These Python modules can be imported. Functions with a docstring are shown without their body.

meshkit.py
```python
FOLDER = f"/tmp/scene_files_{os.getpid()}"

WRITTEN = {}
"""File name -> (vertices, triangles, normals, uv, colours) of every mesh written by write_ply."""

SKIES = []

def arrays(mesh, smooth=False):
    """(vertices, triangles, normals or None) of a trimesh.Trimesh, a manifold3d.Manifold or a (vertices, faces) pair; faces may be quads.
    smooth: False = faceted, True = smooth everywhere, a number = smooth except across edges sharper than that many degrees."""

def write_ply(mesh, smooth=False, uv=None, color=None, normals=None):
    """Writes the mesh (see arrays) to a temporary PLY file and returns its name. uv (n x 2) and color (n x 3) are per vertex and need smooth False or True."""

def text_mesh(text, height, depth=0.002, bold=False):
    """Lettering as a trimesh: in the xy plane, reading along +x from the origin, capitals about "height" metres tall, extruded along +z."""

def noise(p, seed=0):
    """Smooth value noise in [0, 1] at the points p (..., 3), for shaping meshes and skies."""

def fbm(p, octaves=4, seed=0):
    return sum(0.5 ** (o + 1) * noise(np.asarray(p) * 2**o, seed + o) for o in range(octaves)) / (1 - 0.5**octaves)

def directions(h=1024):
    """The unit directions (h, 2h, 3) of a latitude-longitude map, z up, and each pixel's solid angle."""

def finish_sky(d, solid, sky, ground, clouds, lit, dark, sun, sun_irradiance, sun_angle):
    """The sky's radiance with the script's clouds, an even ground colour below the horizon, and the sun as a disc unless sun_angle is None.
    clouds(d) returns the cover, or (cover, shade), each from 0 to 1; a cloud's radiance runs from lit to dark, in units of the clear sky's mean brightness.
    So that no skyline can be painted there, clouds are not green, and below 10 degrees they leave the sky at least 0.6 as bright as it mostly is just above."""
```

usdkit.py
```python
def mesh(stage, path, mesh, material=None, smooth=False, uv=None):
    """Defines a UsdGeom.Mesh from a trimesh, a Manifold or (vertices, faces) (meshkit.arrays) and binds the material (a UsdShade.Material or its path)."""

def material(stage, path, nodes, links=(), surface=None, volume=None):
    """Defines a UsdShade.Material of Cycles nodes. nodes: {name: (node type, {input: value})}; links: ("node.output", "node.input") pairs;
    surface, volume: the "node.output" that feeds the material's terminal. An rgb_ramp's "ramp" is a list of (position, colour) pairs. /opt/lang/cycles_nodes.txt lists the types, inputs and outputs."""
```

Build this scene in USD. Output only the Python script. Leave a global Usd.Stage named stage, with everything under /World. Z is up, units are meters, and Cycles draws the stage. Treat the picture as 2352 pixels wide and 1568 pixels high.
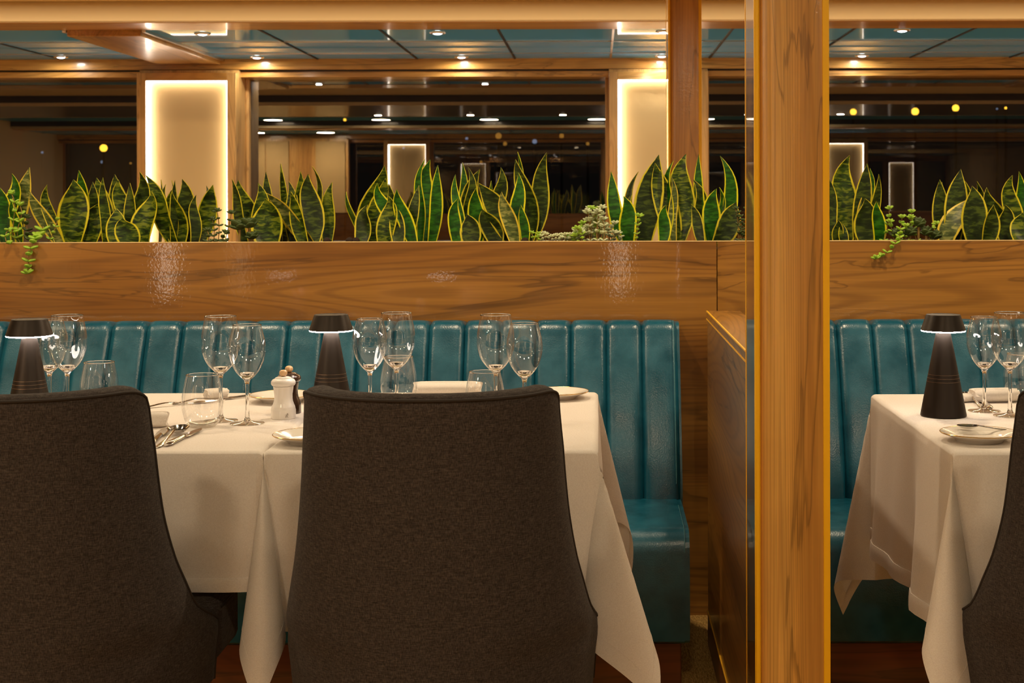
import math, numpy as np, trimesh, usdkit, meshkit
from pxr import Usd, UsdGeom, UsdLux, UsdShade, Gf, Sdf, Vt
from scipy.spatial.transform import Rotation as R

stage = Usd.Stage.CreateInMemory()
UsdGeom.SetStageUpAxis(stage, 'Z'); UsdGeom.SetStageMetersPerUnit(stage, 1.0)
world = UsdGeom.Xform.Define(stage, '/World'); stage.SetDefaultPrim(world.GetPrim())
UsdGeom.Scope.Define(stage, '/World/Looks')

# ------------------------------------------------------------------ camera
F, CX, CY, ZC, ROLL = 3350.0, 1372.0, 458.0, 1.22, math.radians(0.14)
cam = UsdGeom.Camera.Define(stage, '/World/Camera')
mm = 36.0 / 2352
cam.CreateFocalLengthAttr(F * mm); cam.CreateHorizontalApertureAttr(36.0); cam.CreateVerticalApertureAttr(24.0)
cam.CreateHorizontalApertureOffsetAttr(-(CX - 1176) * mm); cam.CreateVerticalApertureOffsetAttr(-(784 - CY) * mm)
cam.CreateClippingRangeAttr(Gf.Vec2f(0.05, 400)); cam.CreateFStopAttr(11.0); cam.CreateFocusDistanceAttr(3.1)
cam.AddTranslateOp().Set(Gf.Vec3d(0, 0, ZC)); cam.AddRotateXYZOp().Set(Gf.Vec3f(90, math.degrees(ROLL), 0))
cam.CreateExposureAttr(0.3)

# ------------------------------------------------------------------ sky and large lights
def lin(r, g, b): return tuple(((c / 255) / 12.92 if c / 255 < .04045 else ((c / 255 + .055) / 1.055) ** 2.4) for c in (r, g, b))
dome = UsdLux.DomeLight.Define(stage, '/World/NightSky')
dome.CreateIntensityAttr(1.0); dome.CreateColorAttr(Gf.Vec3f(0.0025, 0.0022, 0.0020))
WARM, AMBER, WHITE = (1.0, .77, .50), (1.0, .74, .43), (1.0, .86, .76)
def disk_light(name, loc, r, intensity, color, rot=(0, 0, 0)):
    l = UsdLux.DiskLight.Define(stage, '/World/' + name); l.CreateRadiusAttr(r); l.CreateIntensityAttr(intensity); l.CreateColorAttr(Gf.Vec3f(*color))
    l.AddTranslateOp().Set(Gf.Vec3d(*loc)); l.AddRotateXYZOp().Set(Gf.Vec3f(*rot)); return l
def rect_light(name, loc, w, h, intensity, color, rot=(0, 0, 0)):
    l = UsdLux.RectLight.Define(stage, '/World/' + name); l.CreateWidthAttr(w); l.CreateHeightAttr(h); l.CreateIntensityAttr(intensity); l.CreateColorAttr(Gf.Vec3f(*color))
    l.AddTranslateOp().Set(Gf.Vec3d(*loc)); l.AddRotateXYZOp().Set(Gf.Vec3f(*rot)); return l
ZCEIL, ZTRAY = 2.10, 2.195
I_TABLE, I_AISLE = 720.0, 720.0
DOWN = []        # (x, y, z, strength): every recessed lamp out of frame; its fixture is built below at the same place
for x in (-2.25, -1.3, -.35, .6, 1.55, 2.5): DOWN.append((x, 3.62, ZCEIL, I_TABLE))
for x in (-3.9, -2.6, -1.3, 0.0, 1.3, 2.6): DOWN.append((x, 1.05, ZTRAY, I_AISLE))
rect_light('tray_line_glow', (0, 6.72, ZTRAY - .012), 13.0, .04, 62.0, AMBER)
FAR_SPOT = 900.0
for x in (-4.4, -3.5): DOWN.append((x, -.2, ZCEIL, 1500.0))
for i, (x, y, z, s) in enumerate(DOWN):
    disk_light('downlight_glow_%03d' % i, (x, y, z - .012), .035 if y > 2 else .11, s if y > 2 else s * (.035 / .11) ** 2, WARM)
# ------------------------------------------------------------------ helpers
count = {}
def numbered(name, parent='/World'):
    k = (parent, name); n = count.get(k, 0); count[k] = n + 1
    return name if n == 0 else '%s_%03d' % (name, n)
class T:
    def __init__(s, name, label, cat=None, loc=(0, 0, 0), rz=0.0, group=None, kind=None):
        s.name, s.label, s.cat, s.group = name, label, cat, group
        s.path = '/World/' + numbered(name); s.loc = np.array(loc, float)
        x = UsdGeom.Xform.Define(stage, s.path); s.x = x
        x.AddTranslateOp().Set(Gf.Vec3d(*map(float, loc))); x.AddRotateZOp().Set(math.degrees(rz))
        s.prim = x.GetPrim(); tag(s.prim, label, cat, group, kind)
    def part(s, name, mesh, mat, smooth=30, uv=None, label=None, kind=None, under=None, world=False):
        p = under or s.path
        if world: mesh = shift(mesh, -s.loc)
        path = p + '/' + numbered(name, p)
        m = usdkit.mesh(stage, path, mesh, mat, smooth, uv)
        if label: m.GetPrim().SetCustomDataByKey('label', label)
        if kind: m.GetPrim().SetCustomDataByKey('kind', kind)
        return path
    def copy(s, label, loc, rz=0.0, group=None):
        path = '/World/' + numbered(s.name); x = UsdGeom.Xform.Define(stage, path)
        x.AddTranslateOp().Set(Gf.Vec3d(*map(float, loc))); x.AddRotateZOp().Set(math.degrees(rz))
        x.GetPrim().GetReferences().AddInternalReference(s.path); x.GetPrim().SetInstanceable(True)
        tag(x.GetPrim(), label, s.cat, group or s.group); return x
def tag(p, label=None, cat=None, group=None, kind=None):
    for k, v in (('label', label), ('category', cat), ('group', group), ('kind', kind)):
        if v: p.SetCustomDataByKey(k, v)
def single(name, mesh, mat, label, cat=None, smooth=30, group=None, kind=None, uv=None):
    m = usdkit.mesh(stage, '/World/' + numbered(name), mesh, mat, smooth, uv); tag(m.GetPrim(), label, cat, group, kind); return m
def struct(name, mesh, mat, label=None, smooth=30): return single(name, mesh, mat, label, None, smooth, None, 'structure')
def shift(mesh, v):
    if isinstance(mesh, tuple): return (np.asarray(mesh[0]) + v, mesh[1])
    m = mesh.copy(); m.apply_translation(v); return m
def tri(v, f):
    v, f = np.asarray(v, float), np.asarray(f, int)
    if f.shape[1] == 4: f = np.vstack([f[:, [0, 1, 2]], f[:, [0, 2, 3]]])
    return trimesh.Trimesh(v, f, process=False)
def cat(ms): return trimesh.util.concatenate(ms)
def box(x0, x1, y0, y1, z0, z1, b=0.0):
    if b <= 0:
        m = trimesh.creation.box((x1 - x0, y1 - y0, z1 - z0)); m.apply_translation(((x0 + x1) / 2, (y0 + y1) / 2, (z0 + z1) / 2)); return m
    p = []
    for sx in (0, 1):
        for sy in (0, 1):
            for sz in (0, 1):
                c = np.array([(x0, x1)[sx], (y0, y1)[sy], (z0, z1)[sz]]); d = np.array([1 - 2 * sx, 1 - 2 * sy, 1 - 2 * sz]) * b
                for k in range(3):
                    q = d.copy(); q[k] = 0; p.append(c + q)
    return trimesh.Trimesh(np.array(p)).convex_hull
def rbox(x0, x1, y0, y1, z0, z1, r, n=5):
    """box with rounded edges: hull of spheres"""
    s = trimesh.creation.uv_sphere(r, count=[n * 2, n * 4]).vertices
    p = [s + ((x0 + r) if sx else (x1 - r), (y0 + r) if sy else (y1 - r), (z0 + r) if sz else (z1 - r)) for sx in (0, 1) for sy in (0, 1) for sz in (0, 1)]
    return trimesh.Trimesh(np.vstack(p)).convex_hull
def lathe(prof, n=48, close=False):
    """prof: (r, z) list; revolved round z. r=0 ends are closed by fans."""
    prof = np.array(prof, float); a = np.arange(n) * 2 * np.pi / n
    v = np.stack([prof[:, None, 0] * np.cos(a), prof[:, None, 0] * np.sin(a), np.repeat(prof[:, 1:2], n, 1)], -1).reshape(-1, 3)
    m = len(prof); q = []
    for i in range(m if close else m - 1):
        j = (i + 1) % m
        for k in range(n):
            l = (k + 1) % n; q.append((i * n + k, i * n + l, j * n + l, j * n + k))
    t = tri(v, q); t.merge_vertices(digits_vertex=7); t.update_faces(t.nondegenerate_faces()); t.remove_unreferenced_vertices(); return t
def spline(pts, n):
    from scipy.interpolate import PchipInterpolator, CubicSpline
    p = np.array(pts, float); s = np.concatenate([[0], np.cumsum(np.linalg.norm(np.diff(p, axis=0), axis=1))])
    return CubicSpline(s, p)(np.linspace(0, s[-1], n))
def tube(pts, rad, sides=8, cap=True):
    p = np.asarray(pts, float); rad = np.broadcast_to(rad, (len(p),)); t = np.gradient(p, axis=0); t /= np.linalg.norm(t, axis=1, keepdims=True) + 1e-12
    up = np.array([0, 0, 1.0]) if abs(t[0, 2]) < .9 else np.array([1.0, 0, 0])
    a = np.cross(t[0], up); a /= np.linalg.norm(a); A = []
    for i in range(len(p)):
        a = a - t[i] * (a @ t[i]); a /= np.linalg.norm(a) + 1e-12; A.append(a)
    A = np.array(A); B = np.cross(t, A); g = np.arange(sides) * 2 * np.pi / sides
    v = (p[:, None] + rad[:, None, None] * (np.cos(g)[None, :, None] * A[:, None] + np.sin(g)[None, :, None] * B[:, None])).reshape(-1, 3)
    q = [(i * sides + j, i * sides + (j + 1) % sides, (i + 1) * sides + (j + 1) % sides, (i + 1) * sides + j) for i in range(len(p) - 1) for j in range(sides)]
    f = [x for a_, b_, c, d in q for x in ((a_, b_, c), (a_, c, d))]
    if cap:
        f += [(0, j + 1, j) for j in range(1, sides - 1)]; o = (len(p) - 1) * sides
        f += [(o, o + j, o + j + 1) for j in range(1, sides - 1)]
    return trimesh.Trimesh(v, f, process=False)
def grid(P):
    """P: (n, m, 3) points to a sheet"""
    n, m = P.shape[:2]; i, j = np.meshgrid(np.arange(n - 1), np.arange(m - 1), indexing='ij')
    q = np.stack([i * m + j, i * m + j + 1, (i + 1) * m + j + 1, (i + 1) * m + j], -1).reshape(-1, 4)
    return tri(P.reshape(-1, 3), q)
def at(px, py, d):
    """the point at distance d (along y) that the photograph shows at pixel px, py"""
    u, v = px - CX, py - CY; c, s = math.cos(ROLL), math.sin(ROLL)
    u, v = u * c - v * s, u * s + v * c
    return np.array([u * d / F, d, ZC - v * d / F])
def on_z(px, py, z):
    u, v = px - CX, py - CY; v = u * math.sin(ROLL) + v * math.cos(ROLL)
    return at(px, py, (ZC - z) * F / v)
rng = np.random.default_rng(7)

# ------------------------------------------------------------------ materials
MP = '/World/Looks/'
def mat(name, nodes, links=(), surface='p.BSDF'): return usdkit.material(stage, MP + name, nodes, links, surface)
def plain(name, color, rough=.5, metal=0.0, **k): return mat(name, {'p': ('principled_bsdf', dict(base_color=color, roughness=rough, metallic=metal, **k))})
def wood(name, cols, axis, rough=.35, coat=.6, coat_rough=.1, scale=1.0, fig=1.0, off=(0, 0, 0), bump=.0, lines=1.0, streak=.55, along=.42):
    """veneer whose grain runs along axis: contour lines of a stretched noise are the growth lines, fine fibres, a few dark streaks"""
    def st(along, across):
        v = [across * scale] * 3; v['xyz'.index(axis)] = along * scale; return tuple(v)
    dark, mid, light = cols; mx = tuple(np.array(dark) * .28)
    n = {'g': ('geometry', {}),
         'm0': ('mapping', {'location': off, 'scale': st(along, 3.6)}), 'mf': ('mapping', {'location': off, 'scale': st(2.4, 120)}), 'ms': ('mapping', {'location': tuple(np.array(off) + 3.3), 'scale': st(.5, 5.0)}),
         'n0': ('noise_texture', {'scale': 1.0, 'detail': 2.0, 'roughness': .45, 'distortion': .35 * fig}),
         'c1': ('rgb_ramp', {'ramp': [(.25, dark), (.45, mid), (.62, light), (.8, mid)]}),
         'ml': ('math', {'math_type': 'multiply', 'value2': 150.0 * lines}), 'sn': ('math', {'math_type': 'sine'}),
         'sr': ('map_range', {'from_min': .1, 'from_max': 1.0, 'to_min': 0.0, 'to_max': .34, 'clamp': True}), 'lm': ('mix', {'mix_type': 'mix', 'color2': dark}),
         'n2': ('noise_texture', {'scale': 1.0, 'detail': 3.0, 'roughness': .6}), 'c2': ('rgb_ramp', {'ramp': [(.3, (.80, .80, .80)), (.7, (1.10, 1.10, 1.10))]}), 'x2': ('mix', {'mix_type': 'multiply', 'fac': .85}),
         'n3': ('noise_texture', {'scale': 1.0, 'detail': 5.0, 'roughness': .5, 'distortion': .7 * fig}),
         'c3': ('rgb_ramp', {'ramp': [(.395, (0, 0, 0)), (.415, (1, 1, 1)), (.42, (.2, .2, .2)), (.45, (0, 0, 0)), (.598, (0, 0, 0)), (.606, (1, 1, 1)), (.612, (0, 0, 0))]}),
         'k3': ('math', {'math_type': 'multiply', 'value2': streak}), 'x3': ('mix', {'mix_type': 'mix', 'color2': mx}),
         'nb': ('noise_texture', {'scale': 130.0, 'detail': 1.0}), 'bp': ('bump', {'strength': bump, 'distance': .002}),
         'p': ('principled_bsdf', {'roughness': rough, 'coat_weight': coat, 'coat_roughness': coat_rough, 'coat_ior': 1.5})}
    l = [('g.position', 'm0.vector'), ('g.position', 'mf.vector'), ('g.position', 'ms.vector'), ('m0.vector', 'n0.vector'), ('n0.fac', 'c1.fac'), ('n0.fac', 'ml.value1'),
         ('ml.value', 'sn.value1'), ('sn.value', 'sr.value'), ('c1.color', 'lm.color1'), ('sr.result', 'lm.fac'), ('mf.vector', 'n2.vector'), ('n2.fac', 'c2.fac'),
         ('lm.color', 'x2.color1'), ('c2.color', 'x2.color2'), ('ms.vector', 'n3.vector'), ('n3.fac', 'c3.fac'), ('c3.color', 'k3.value1'), ('k3.value', 'x3.fac'), ('x2.color', 'x3.color1'), ('x3.color', 'p.base_color')]
    if bump: l += [('g.position', 'nb.vector'), ('nb.fac', 'bp.height'), ('bp.normal', 'p.coat_normal')]
    return mat(name, n, l)
WAL = (lin(84, 46, 12), lin(134, 86, 30), lin(164, 114, 46))
OAK = (lin(164, 106, 40), lin(218, 160, 76), lin(234, 184, 100))
M = {}
M['walnut'] = wood('walnut_lying', WAL, 'x', coat=1.0, coat_rough=.05, bump=.05, lines=1.6, along=.26)
M['walnut2'] = wood('walnut_lying_second', WAL, 'x', coat=1.0, coat_rough=.07, off=(5, 2, 7.7), bump=.10, lines=1.6, along=.26)
M['walnut_deep'] = wood('walnut_depth', WAL, 'y', coat=.5, coat_rough=.12, off=(1, 4, 2), bump=.05, lines=1.4)
M['column'] = wood('column_wood', OAK, 'z', coat=.6, coat_rough=.2, scale=1.35, fig=.6, off=(.4, 0, .2), bump=.25, lines=2.4, along=.09, streak=.6)
M['column_b'] = wood('column_wood_second', OAK, 'z', coat=.6, coat_rough=.2, scale=1.35, fig=.6, off=(4.4, 0, 1.2), bump=.25, lines=2.0, along=.09)
M['column_side'] = wood('column_side_wood', WAL, 'z', coat=1.0, coat_rough=.03, off=(2, 2, 2))
M['beam_x'] = wood('beam_wood', (lin(164, 112, 48), lin(208, 152, 74), lin(224, 172, 92)), 'x', coat=.5, coat_rough=.12)
M['beam_y'] = wood('cross_beam_wood', (lin(150, 104, 46), lin(196, 142, 70), lin(214, 164, 88)), 'y', coat=.5, coat_rough=.12)
M['beam_dark'] = wood('dark_ceiling_wood', (lin(40, 26, 14), lin(60, 40, 22), lin(72, 50, 30)), 'x', coat=.4, coat_rough=.1)
M['beam_z'] = wood('post_wood', (lin(160, 110, 54), lin(206, 154, 84), lin(222, 176, 106)), 'z', coat=.4, coat_rough=.2)
M['plinth'] = wood('plinth_wood', (lin(60, 26, 10), lin(92, 42, 18), lin(112, 54, 24)), 'x', coat=.3, coat_rough=.3)
M['gold'] = plain('gold_trim', lin(255, 196, 50), .35, .25)
M['gold_soft'] = plain('gold_brushed', lin(255, 194, 22), .45, .1)
M['rim'] = plain('pale_edge_strip', lin(236, 200, 140), .35)
M['cream'] = plain('cream_paint', lin(226, 206, 168), .7)
M['panel'] = plain('cream_panel', lin(196, 166, 112), .6)
M['sill'] = plain('pale_sill', lin(222, 208, 184), .4)
M['dark'] = plain('dark_recess', lin(26, 20, 16), .6)
M['steel'] = plain('polished_steel', (.78, .76, .73), .12, 1.0)
M['bright_trim'] = plain('ceiling_metal_strip', (.75, .72, .68), .25, 1.0)
M['dark_trim'] = plain('ceiling_dark_joint', lin(30, 28, 28), .5)
M['lamp_white'] = mat('led_white', {'e': ('emission', {'color': WHITE, 'strength': 12.0})}, (), 'e.emission')
M['led_strip'] = mat('led_strip', {'e': ('emission', {'color': (1.0, .85, .70), 'strength': 11.0})}, (), 'e.emission')
M['spot_lens'] = mat('spot_lens', {'e': ('emission', {'color': (.86, .95, 1.0), 'strength': 7.0})}, (), 'e.emission')
M['warm_lens'] = mat('warm_lens', {'e': ('emission', {'color': WARM, 'strength': 6.0})}, (), 'e.emission')
M['street'] = mat('street_lamp_glow', {'e': ('emission', {'color': (1.0, .52, .04), 'strength': 9.0})}, (), 'e.emission')
M['city'] = mat('city_glow', {'e': ('emission', {'color': (1.0, .48, .08), 'strength': .9})}, (), 'e.emission')
M['city_blue'] = mat('city_glow_blue', {'e': ('emission', {'color': (.45, .62, 1.0), 'strength': 1.0})}, (), 'e.emission')
M['blue_ceiling'] = mat('blue_gloss_panel', {'d': ('diffuse_bsdf', {'color': lin(92, 172, 226)}), 'g': ('glossy_bsdf', {'color': (1, 1, 1), 'roughness': .03}), 'm': ('mix_closure', {'fac': .36})}, [('d.BSDF', 'm.closure1'), ('g.BSDF', 'm.closure2')], 'm.closure')
M['window'] = mat('window_glass', {'t': ('transparent_bsdf', {'color': (.55, .54, .52)}), 'g': ('glossy_bsdf', {'color': (1, 1, 1), 'roughness': 0.0}), 'f': ('layer_weight', {'blend': .5}), 'q': ('math', {'math_type': 'power', 'value2': 4.0}),
                  'r': ('map_range', {'from_min': 0.0, 'from_max': 1.0, 'to_min': .19, 'to_max': 1.0, 'clamp': True}), 'm': ('mix_closure', {})},
                  [('f.facing', 'q.value1'), ('q.value', 'r.value'), ('r.result', 'm.fac'), ('t.BSDF', 'm.closure1'), ('g.BSDF', 'm.closure2')], 'm.closure')
M['glass_thin'] = mat('thin_glass', {'t': ('transparent_bsdf', {'color': (.985, .985, .98)}), 'g': ('glossy_bsdf', {'color': (1, 1, 1), 'roughness': 0.0}), 'f': ('layer_weight', {'blend': .5}), 'q': ('math', {'math_type': 'power', 'value2': 3.2}), 'r': ('map_range', {'from_min': 0.0, 'from_max': 1.0, 'to_min': .085, 'to_max': .9, 'clamp': True}), 'm': ('mix_closure', {})},
                      [('f.facing', 'q.value1'), ('q.value', 'r.value'), ('r.result', 'm.fac'), ('t.BSDF', 'm.closure1'), ('g.BSDF', 'm.closure2')], 'm.closure')
M['glass_base'] = mat('thick_glass', {'t': ('transparent_bsdf', {'color': (.93, .93, .91)}), 'g': ('glossy_bsdf', {'color': (1, 1, 1), 'roughness': 0.0}), 'f': ('layer_weight', {'blend': .5}), 'q': ('math', {'math_type': 'power', 'value2': 3.2}), 'r': ('map_range', {'from_min': 0.0, 'from_max': 1.0, 'to_min': .17, 'to_max': .9, 'clamp': True}), 'm': ('mix_closure', {})},
                      [('f.facing', 'q.value1'), ('q.value', 'r.value'), ('r.result', 'm.fac'), ('t.BSDF', 'm.closure1'), ('g.BSDF', 'm.closure2')], 'm.closure')
M['glass'] = plain('clear_glass', (1, 1, 1), 0.0, 0.0, transmission_weight=1.0, ior=1.5)
M['leather'] = mat('teal_leather', {'g': ('geometry', {}), 'v': ('voronoi_texture', {'scale': 260.0}), 'n': ('noise_texture', {'scale': 14.0, 'detail': 4.0}),
        'c': ('rgb_ramp', {'ramp': [(.3, lin(8, 70, 90)), (.7, lin(16, 90, 112))]}), 'nr': ('map_range', {'from_min': .3, 'from_max': .7, 'to_min': .25, 'to_max': .36}),
        'b': ('bump', {'strength': .22, 'distance': .001}), 'p': ('principled_bsdf', {'roughness': .3, 'specular_ior_level': .7})},
        [('g.position', 'v.vector'), ('g.position', 'n.vector'), ('n.fac', 'c.fac'), ('c.color', 'p.base_color'), ('n.fac', 'nr.value'), ('nr.result', 'p.roughness'), ('v.distance', 'b.height'), ('b.normal', 'p.normal')])
M['thread'] = plain('teal_thread', lin(70, 126, 136), .6)
M['fabric'] = mat('charcoal_fabric', {'g': ('texture_coordinate', {}), 'm': ('mapping', {'scale': (90, 90, 900)}), 'm2': ('mapping', {'scale': (700, 700, 160)}),
        'n': ('noise_texture', {'scale': 1.0, 'detail': 2.0}), 'n2': ('noise_texture', {'scale': 1.0, 'detail': 2.0}), 'a': ('math', {'math_type': 'add'}),
        'c': ('rgb_ramp', {'ramp': [(.0, lin(42, 37, 35)), (.5, lin(61, 55, 52)), (1.0, lin(82, 74, 70))]}), 'r': ('map_range', {'from_min': .7, 'from_max': 1.3, 'to_min': 0, 'to_max': 1, 'clamp': True}),
        'b': ('bump', {'strength': .35, 'distance': .001}), 'p': ('principled_bsdf', {'roughness': .95, 'sheen_weight': .05, 'sheen_roughness': .4, 'specular_ior_level': .1})},
        [('g.object', 'm.vector'), ('g.object', 'm2.vector'), ('m.vector', 'n.vector'), ('m2.vector', 'n2.vector'), ('n.fac', 'a.value1'), ('n2.fac', 'a.value2'), ('a.value', 'r.value'), ('r.result', 'c.fac'),
         ('c.color', 'p.base_color'), ('r.result', 'b.height'), ('b.normal', 'p.normal')])
M['piping'] = plain('dark_piping', lin(40, 32, 27), .9)
M['leg'] = wood('chair_leg_wood', (lin(90, 44, 14), lin(130, 70, 26), lin(150, 86, 36)), 'z', coat=.2)
M['cloth'] = mat('white_linen', {'g': ('texture_coordinate', {}), 'm': ('mapping', {'scale': (1400, 1400, 300)}), 'm2': ('mapping', {'scale': (300, 300, 1400)}), 'n': ('noise_texture', {'scale': 1.0, 'detail': 1.0}), 'n2': ('noise_texture', {'scale': 1.0, 'detail': 1.0}),
        'a': ('math', {'math_type': 'add'}), 'r': ('map_range', {'from_min': .7, 'from_max': 1.3, 'to_min': 0, 'to_max': 1, 'clamp': True}), 'c': ('rgb_ramp', {'ramp': [(0, lin(226, 217, 208)), (1, lin(243, 236, 228))]}),
        'b': ('bump', {'strength': .12, 'distance': .0006}), 'd': ('principled_bsdf', {'roughness': .9, 'specular_ior_level': .15, 'sheen_weight': .1}), 't': ('translucent_bsdf', {'color': lin(235, 225, 212)}), 'x': ('mix_closure', {'fac': .16})},
        [('g.object', 'm.vector'), ('g.object', 'm2.vector'), ('m.vector', 'n.vector'), ('m2.vector', 'n2.vector'), ('n.fac', 'a.value1'), ('n2.fac', 'a.value2'), ('a.value', 'r.value'), ('r.result', 'c.fac'), ('c.color', 'd.base_color'),
         ('r.result', 'b.height'), ('b.normal', 'd.normal'), ('d.BSDF', 'x.closure1'), ('t.BSDF', 'x.closure2')], 'x.closure')
M['porcelain'] = plain('white_porcelain', lin(238, 232, 222), .12, 0.0, coat_weight=.5, coat_roughness=.03)
M['gilt'] = plain('gilt_rim', lin(214, 170, 96), .2, .9)
M['lamp_metal'] = plain('bronze_black_metal', lin(48, 40, 34), .42, .55)
M['groove'] = plain('lamp_groove_metal', lin(150, 128, 110), .3, .9)
M['salt'] = plain('white_lacquer', lin(236, 230, 224), .35, 0.0, coat_weight=.3)
M['pepper'] = plain('dark_lacquer', lin(58, 40, 28), .22, 0.0, coat_weight=.6)
M['knob'] = wood('beech_knob', (lin(176, 130, 82), lin(206, 162, 112), lin(222, 184, 138)), 'z', coat=.2)
M['emblem'] = plain('emblem_grey', lin(170, 160, 150), .5)
M['soil'] = plain('dark_soil', lin(40, 26, 16), .95)
M['carpet'] = mat('woven_carpet', {'g': ('geometry', {}), 'm': ('mapping', {'scale': (220, 40, 1)}), 'n': ('noise_texture', {'scale': 1.0, 'detail': 3.0}), 'n2': ('noise_texture', {'scale': 260.0, 'detail': 1.0}), 'a': ('math', {'math_type': 'add'}),
        'r': ('map_range', {'from_min': .7, 'from_max': 1.3, 'to_min': 0, 'to_max': 1, 'clamp': True}), 'c': ('rgb_ramp', {'ramp': [(0, lin(140, 104, 50)), (1, lin(228, 186, 112))]}), 'b': ('bump', {'strength': .5, 'distance': .003}), 'p': ('principled_bsdf', {'roughness': 1.0, 'specular_ior_level': .05})},
        [('g.position', 'm.vector'), ('m.vector', 'n.vector'), ('g.position', 'n2.vector'), ('n.fac', 'a.value1'), ('n2.fac', 'a.value2'), ('a.value', 'r.value'), ('r.result', 'c.fac'), ('c.color', 'p.base_color'), ('r.result', 'b.height'), ('b.normal', 'p.normal')])
M['ground'] = plain('night_quay', lin(20, 18, 16), .9)
def leaf_mat(name, green, band, margin, mw, dark=.5):
    return mat(name, {'u': ('uvmap', {'attribute': 'st'}), 's': ('separate_xyz', {}), 'h': ('math', {'math_type': 'subtract', 'value2': .5}), 'ab': ('math', {'math_type': 'absolute'}),
        'g': ('geometry', {}), 'mp': ('mapping', {'scale': (60, 60, 60)}), 'nz': ('noise_texture', {'scale': 1.0, 'detail': 3.0}), 'mb': ('mapping', {'scale': (30, 30, 95)}), 'nb': ('noise_texture', {'scale': 1.0, 'detail': 3.0, 'distortion': .8}),
        'cb': ('rgb_ramp', {'ramp': [(.36, tuple(np.array(green) * dark)), (.5, green), (.62, band)]}),
        'jn': ('math', {'math_type': 'multiply_add', 'value2': .05, 'value3': -.025}), 'ad': ('math', {'math_type': 'add'}),
        'e': ('map_range', {'from_min': .5 - mw - .012, 'from_max': .5 - mw + .012, 'to_min': 0, 'to_max': 1, 'clamp': True}), 'x': ('mix', {'mix_type': 'mix', 'color2': margin}),
        'p': ('principled_bsdf', {'roughness': .36, 'specular_ior_level': .32}), 't': ('translucent_bsdf', {}), 'mx': ('mix_closure', {'fac': .12})},
        [('u.UV', 's.vector'), ('s.x', 'h.value1'), ('h.value', 'ab.value1'), ('g.position', 'mp.vector'), ('mp.vector', 'nz.vector'), ('g.position', 'mb.vector'), ('mb.vector', 'nb.vector'), ('nb.fac', 'cb.fac'),
         ('nz.fac', 'jn.value1'), ('jn.value', 'ad.value1'), ('ab.value', 'ad.value2'), ('ad.value', 'e.value'), ('e.result', 'x.fac'), ('cb.color', 'x.color1'), ('x.color', 'p.base_color'), ('x.color', 't.color'), ('p.BSDF', 'mx.closure1'), ('t.BSDF', 'mx.closure2')], 'mx.closure')
YEL = lin(216, 204, 40)
LEAF = [leaf_mat('snake_leaf_banded', lin(50, 74, 12), lin(112, 124, 26), YEL, .07, .25), leaf_mat('snake_leaf_green', lin(32, 84, 10), lin(50, 108, 18), lin(224, 218, 30), .10, .5),
        leaf_mat('snake_leaf_dark', lin(38, 54, 14), lin(72, 88, 24), lin(212, 198, 44), .075, .5), leaf_mat('snake_leaf_pale', lin(86, 100, 48), lin(150, 152, 84), lin(226, 200, 60), .10, .5)]
M['succ_green'] = plain('succulent_green', lin(150, 190, 60), .4, subsurface_weight=.15, subsurface_radius=(.3, .5, .1))
M['succ_grey'] = plain('succulent_grey', lin(196, 206, 166), .5)
M['succ_dark'] = plain('succulent_dark', lin(66, 84, 40), .45)
M['stem'] = plain('succulent_stem', lin(140, 110, 52), .6)

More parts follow.
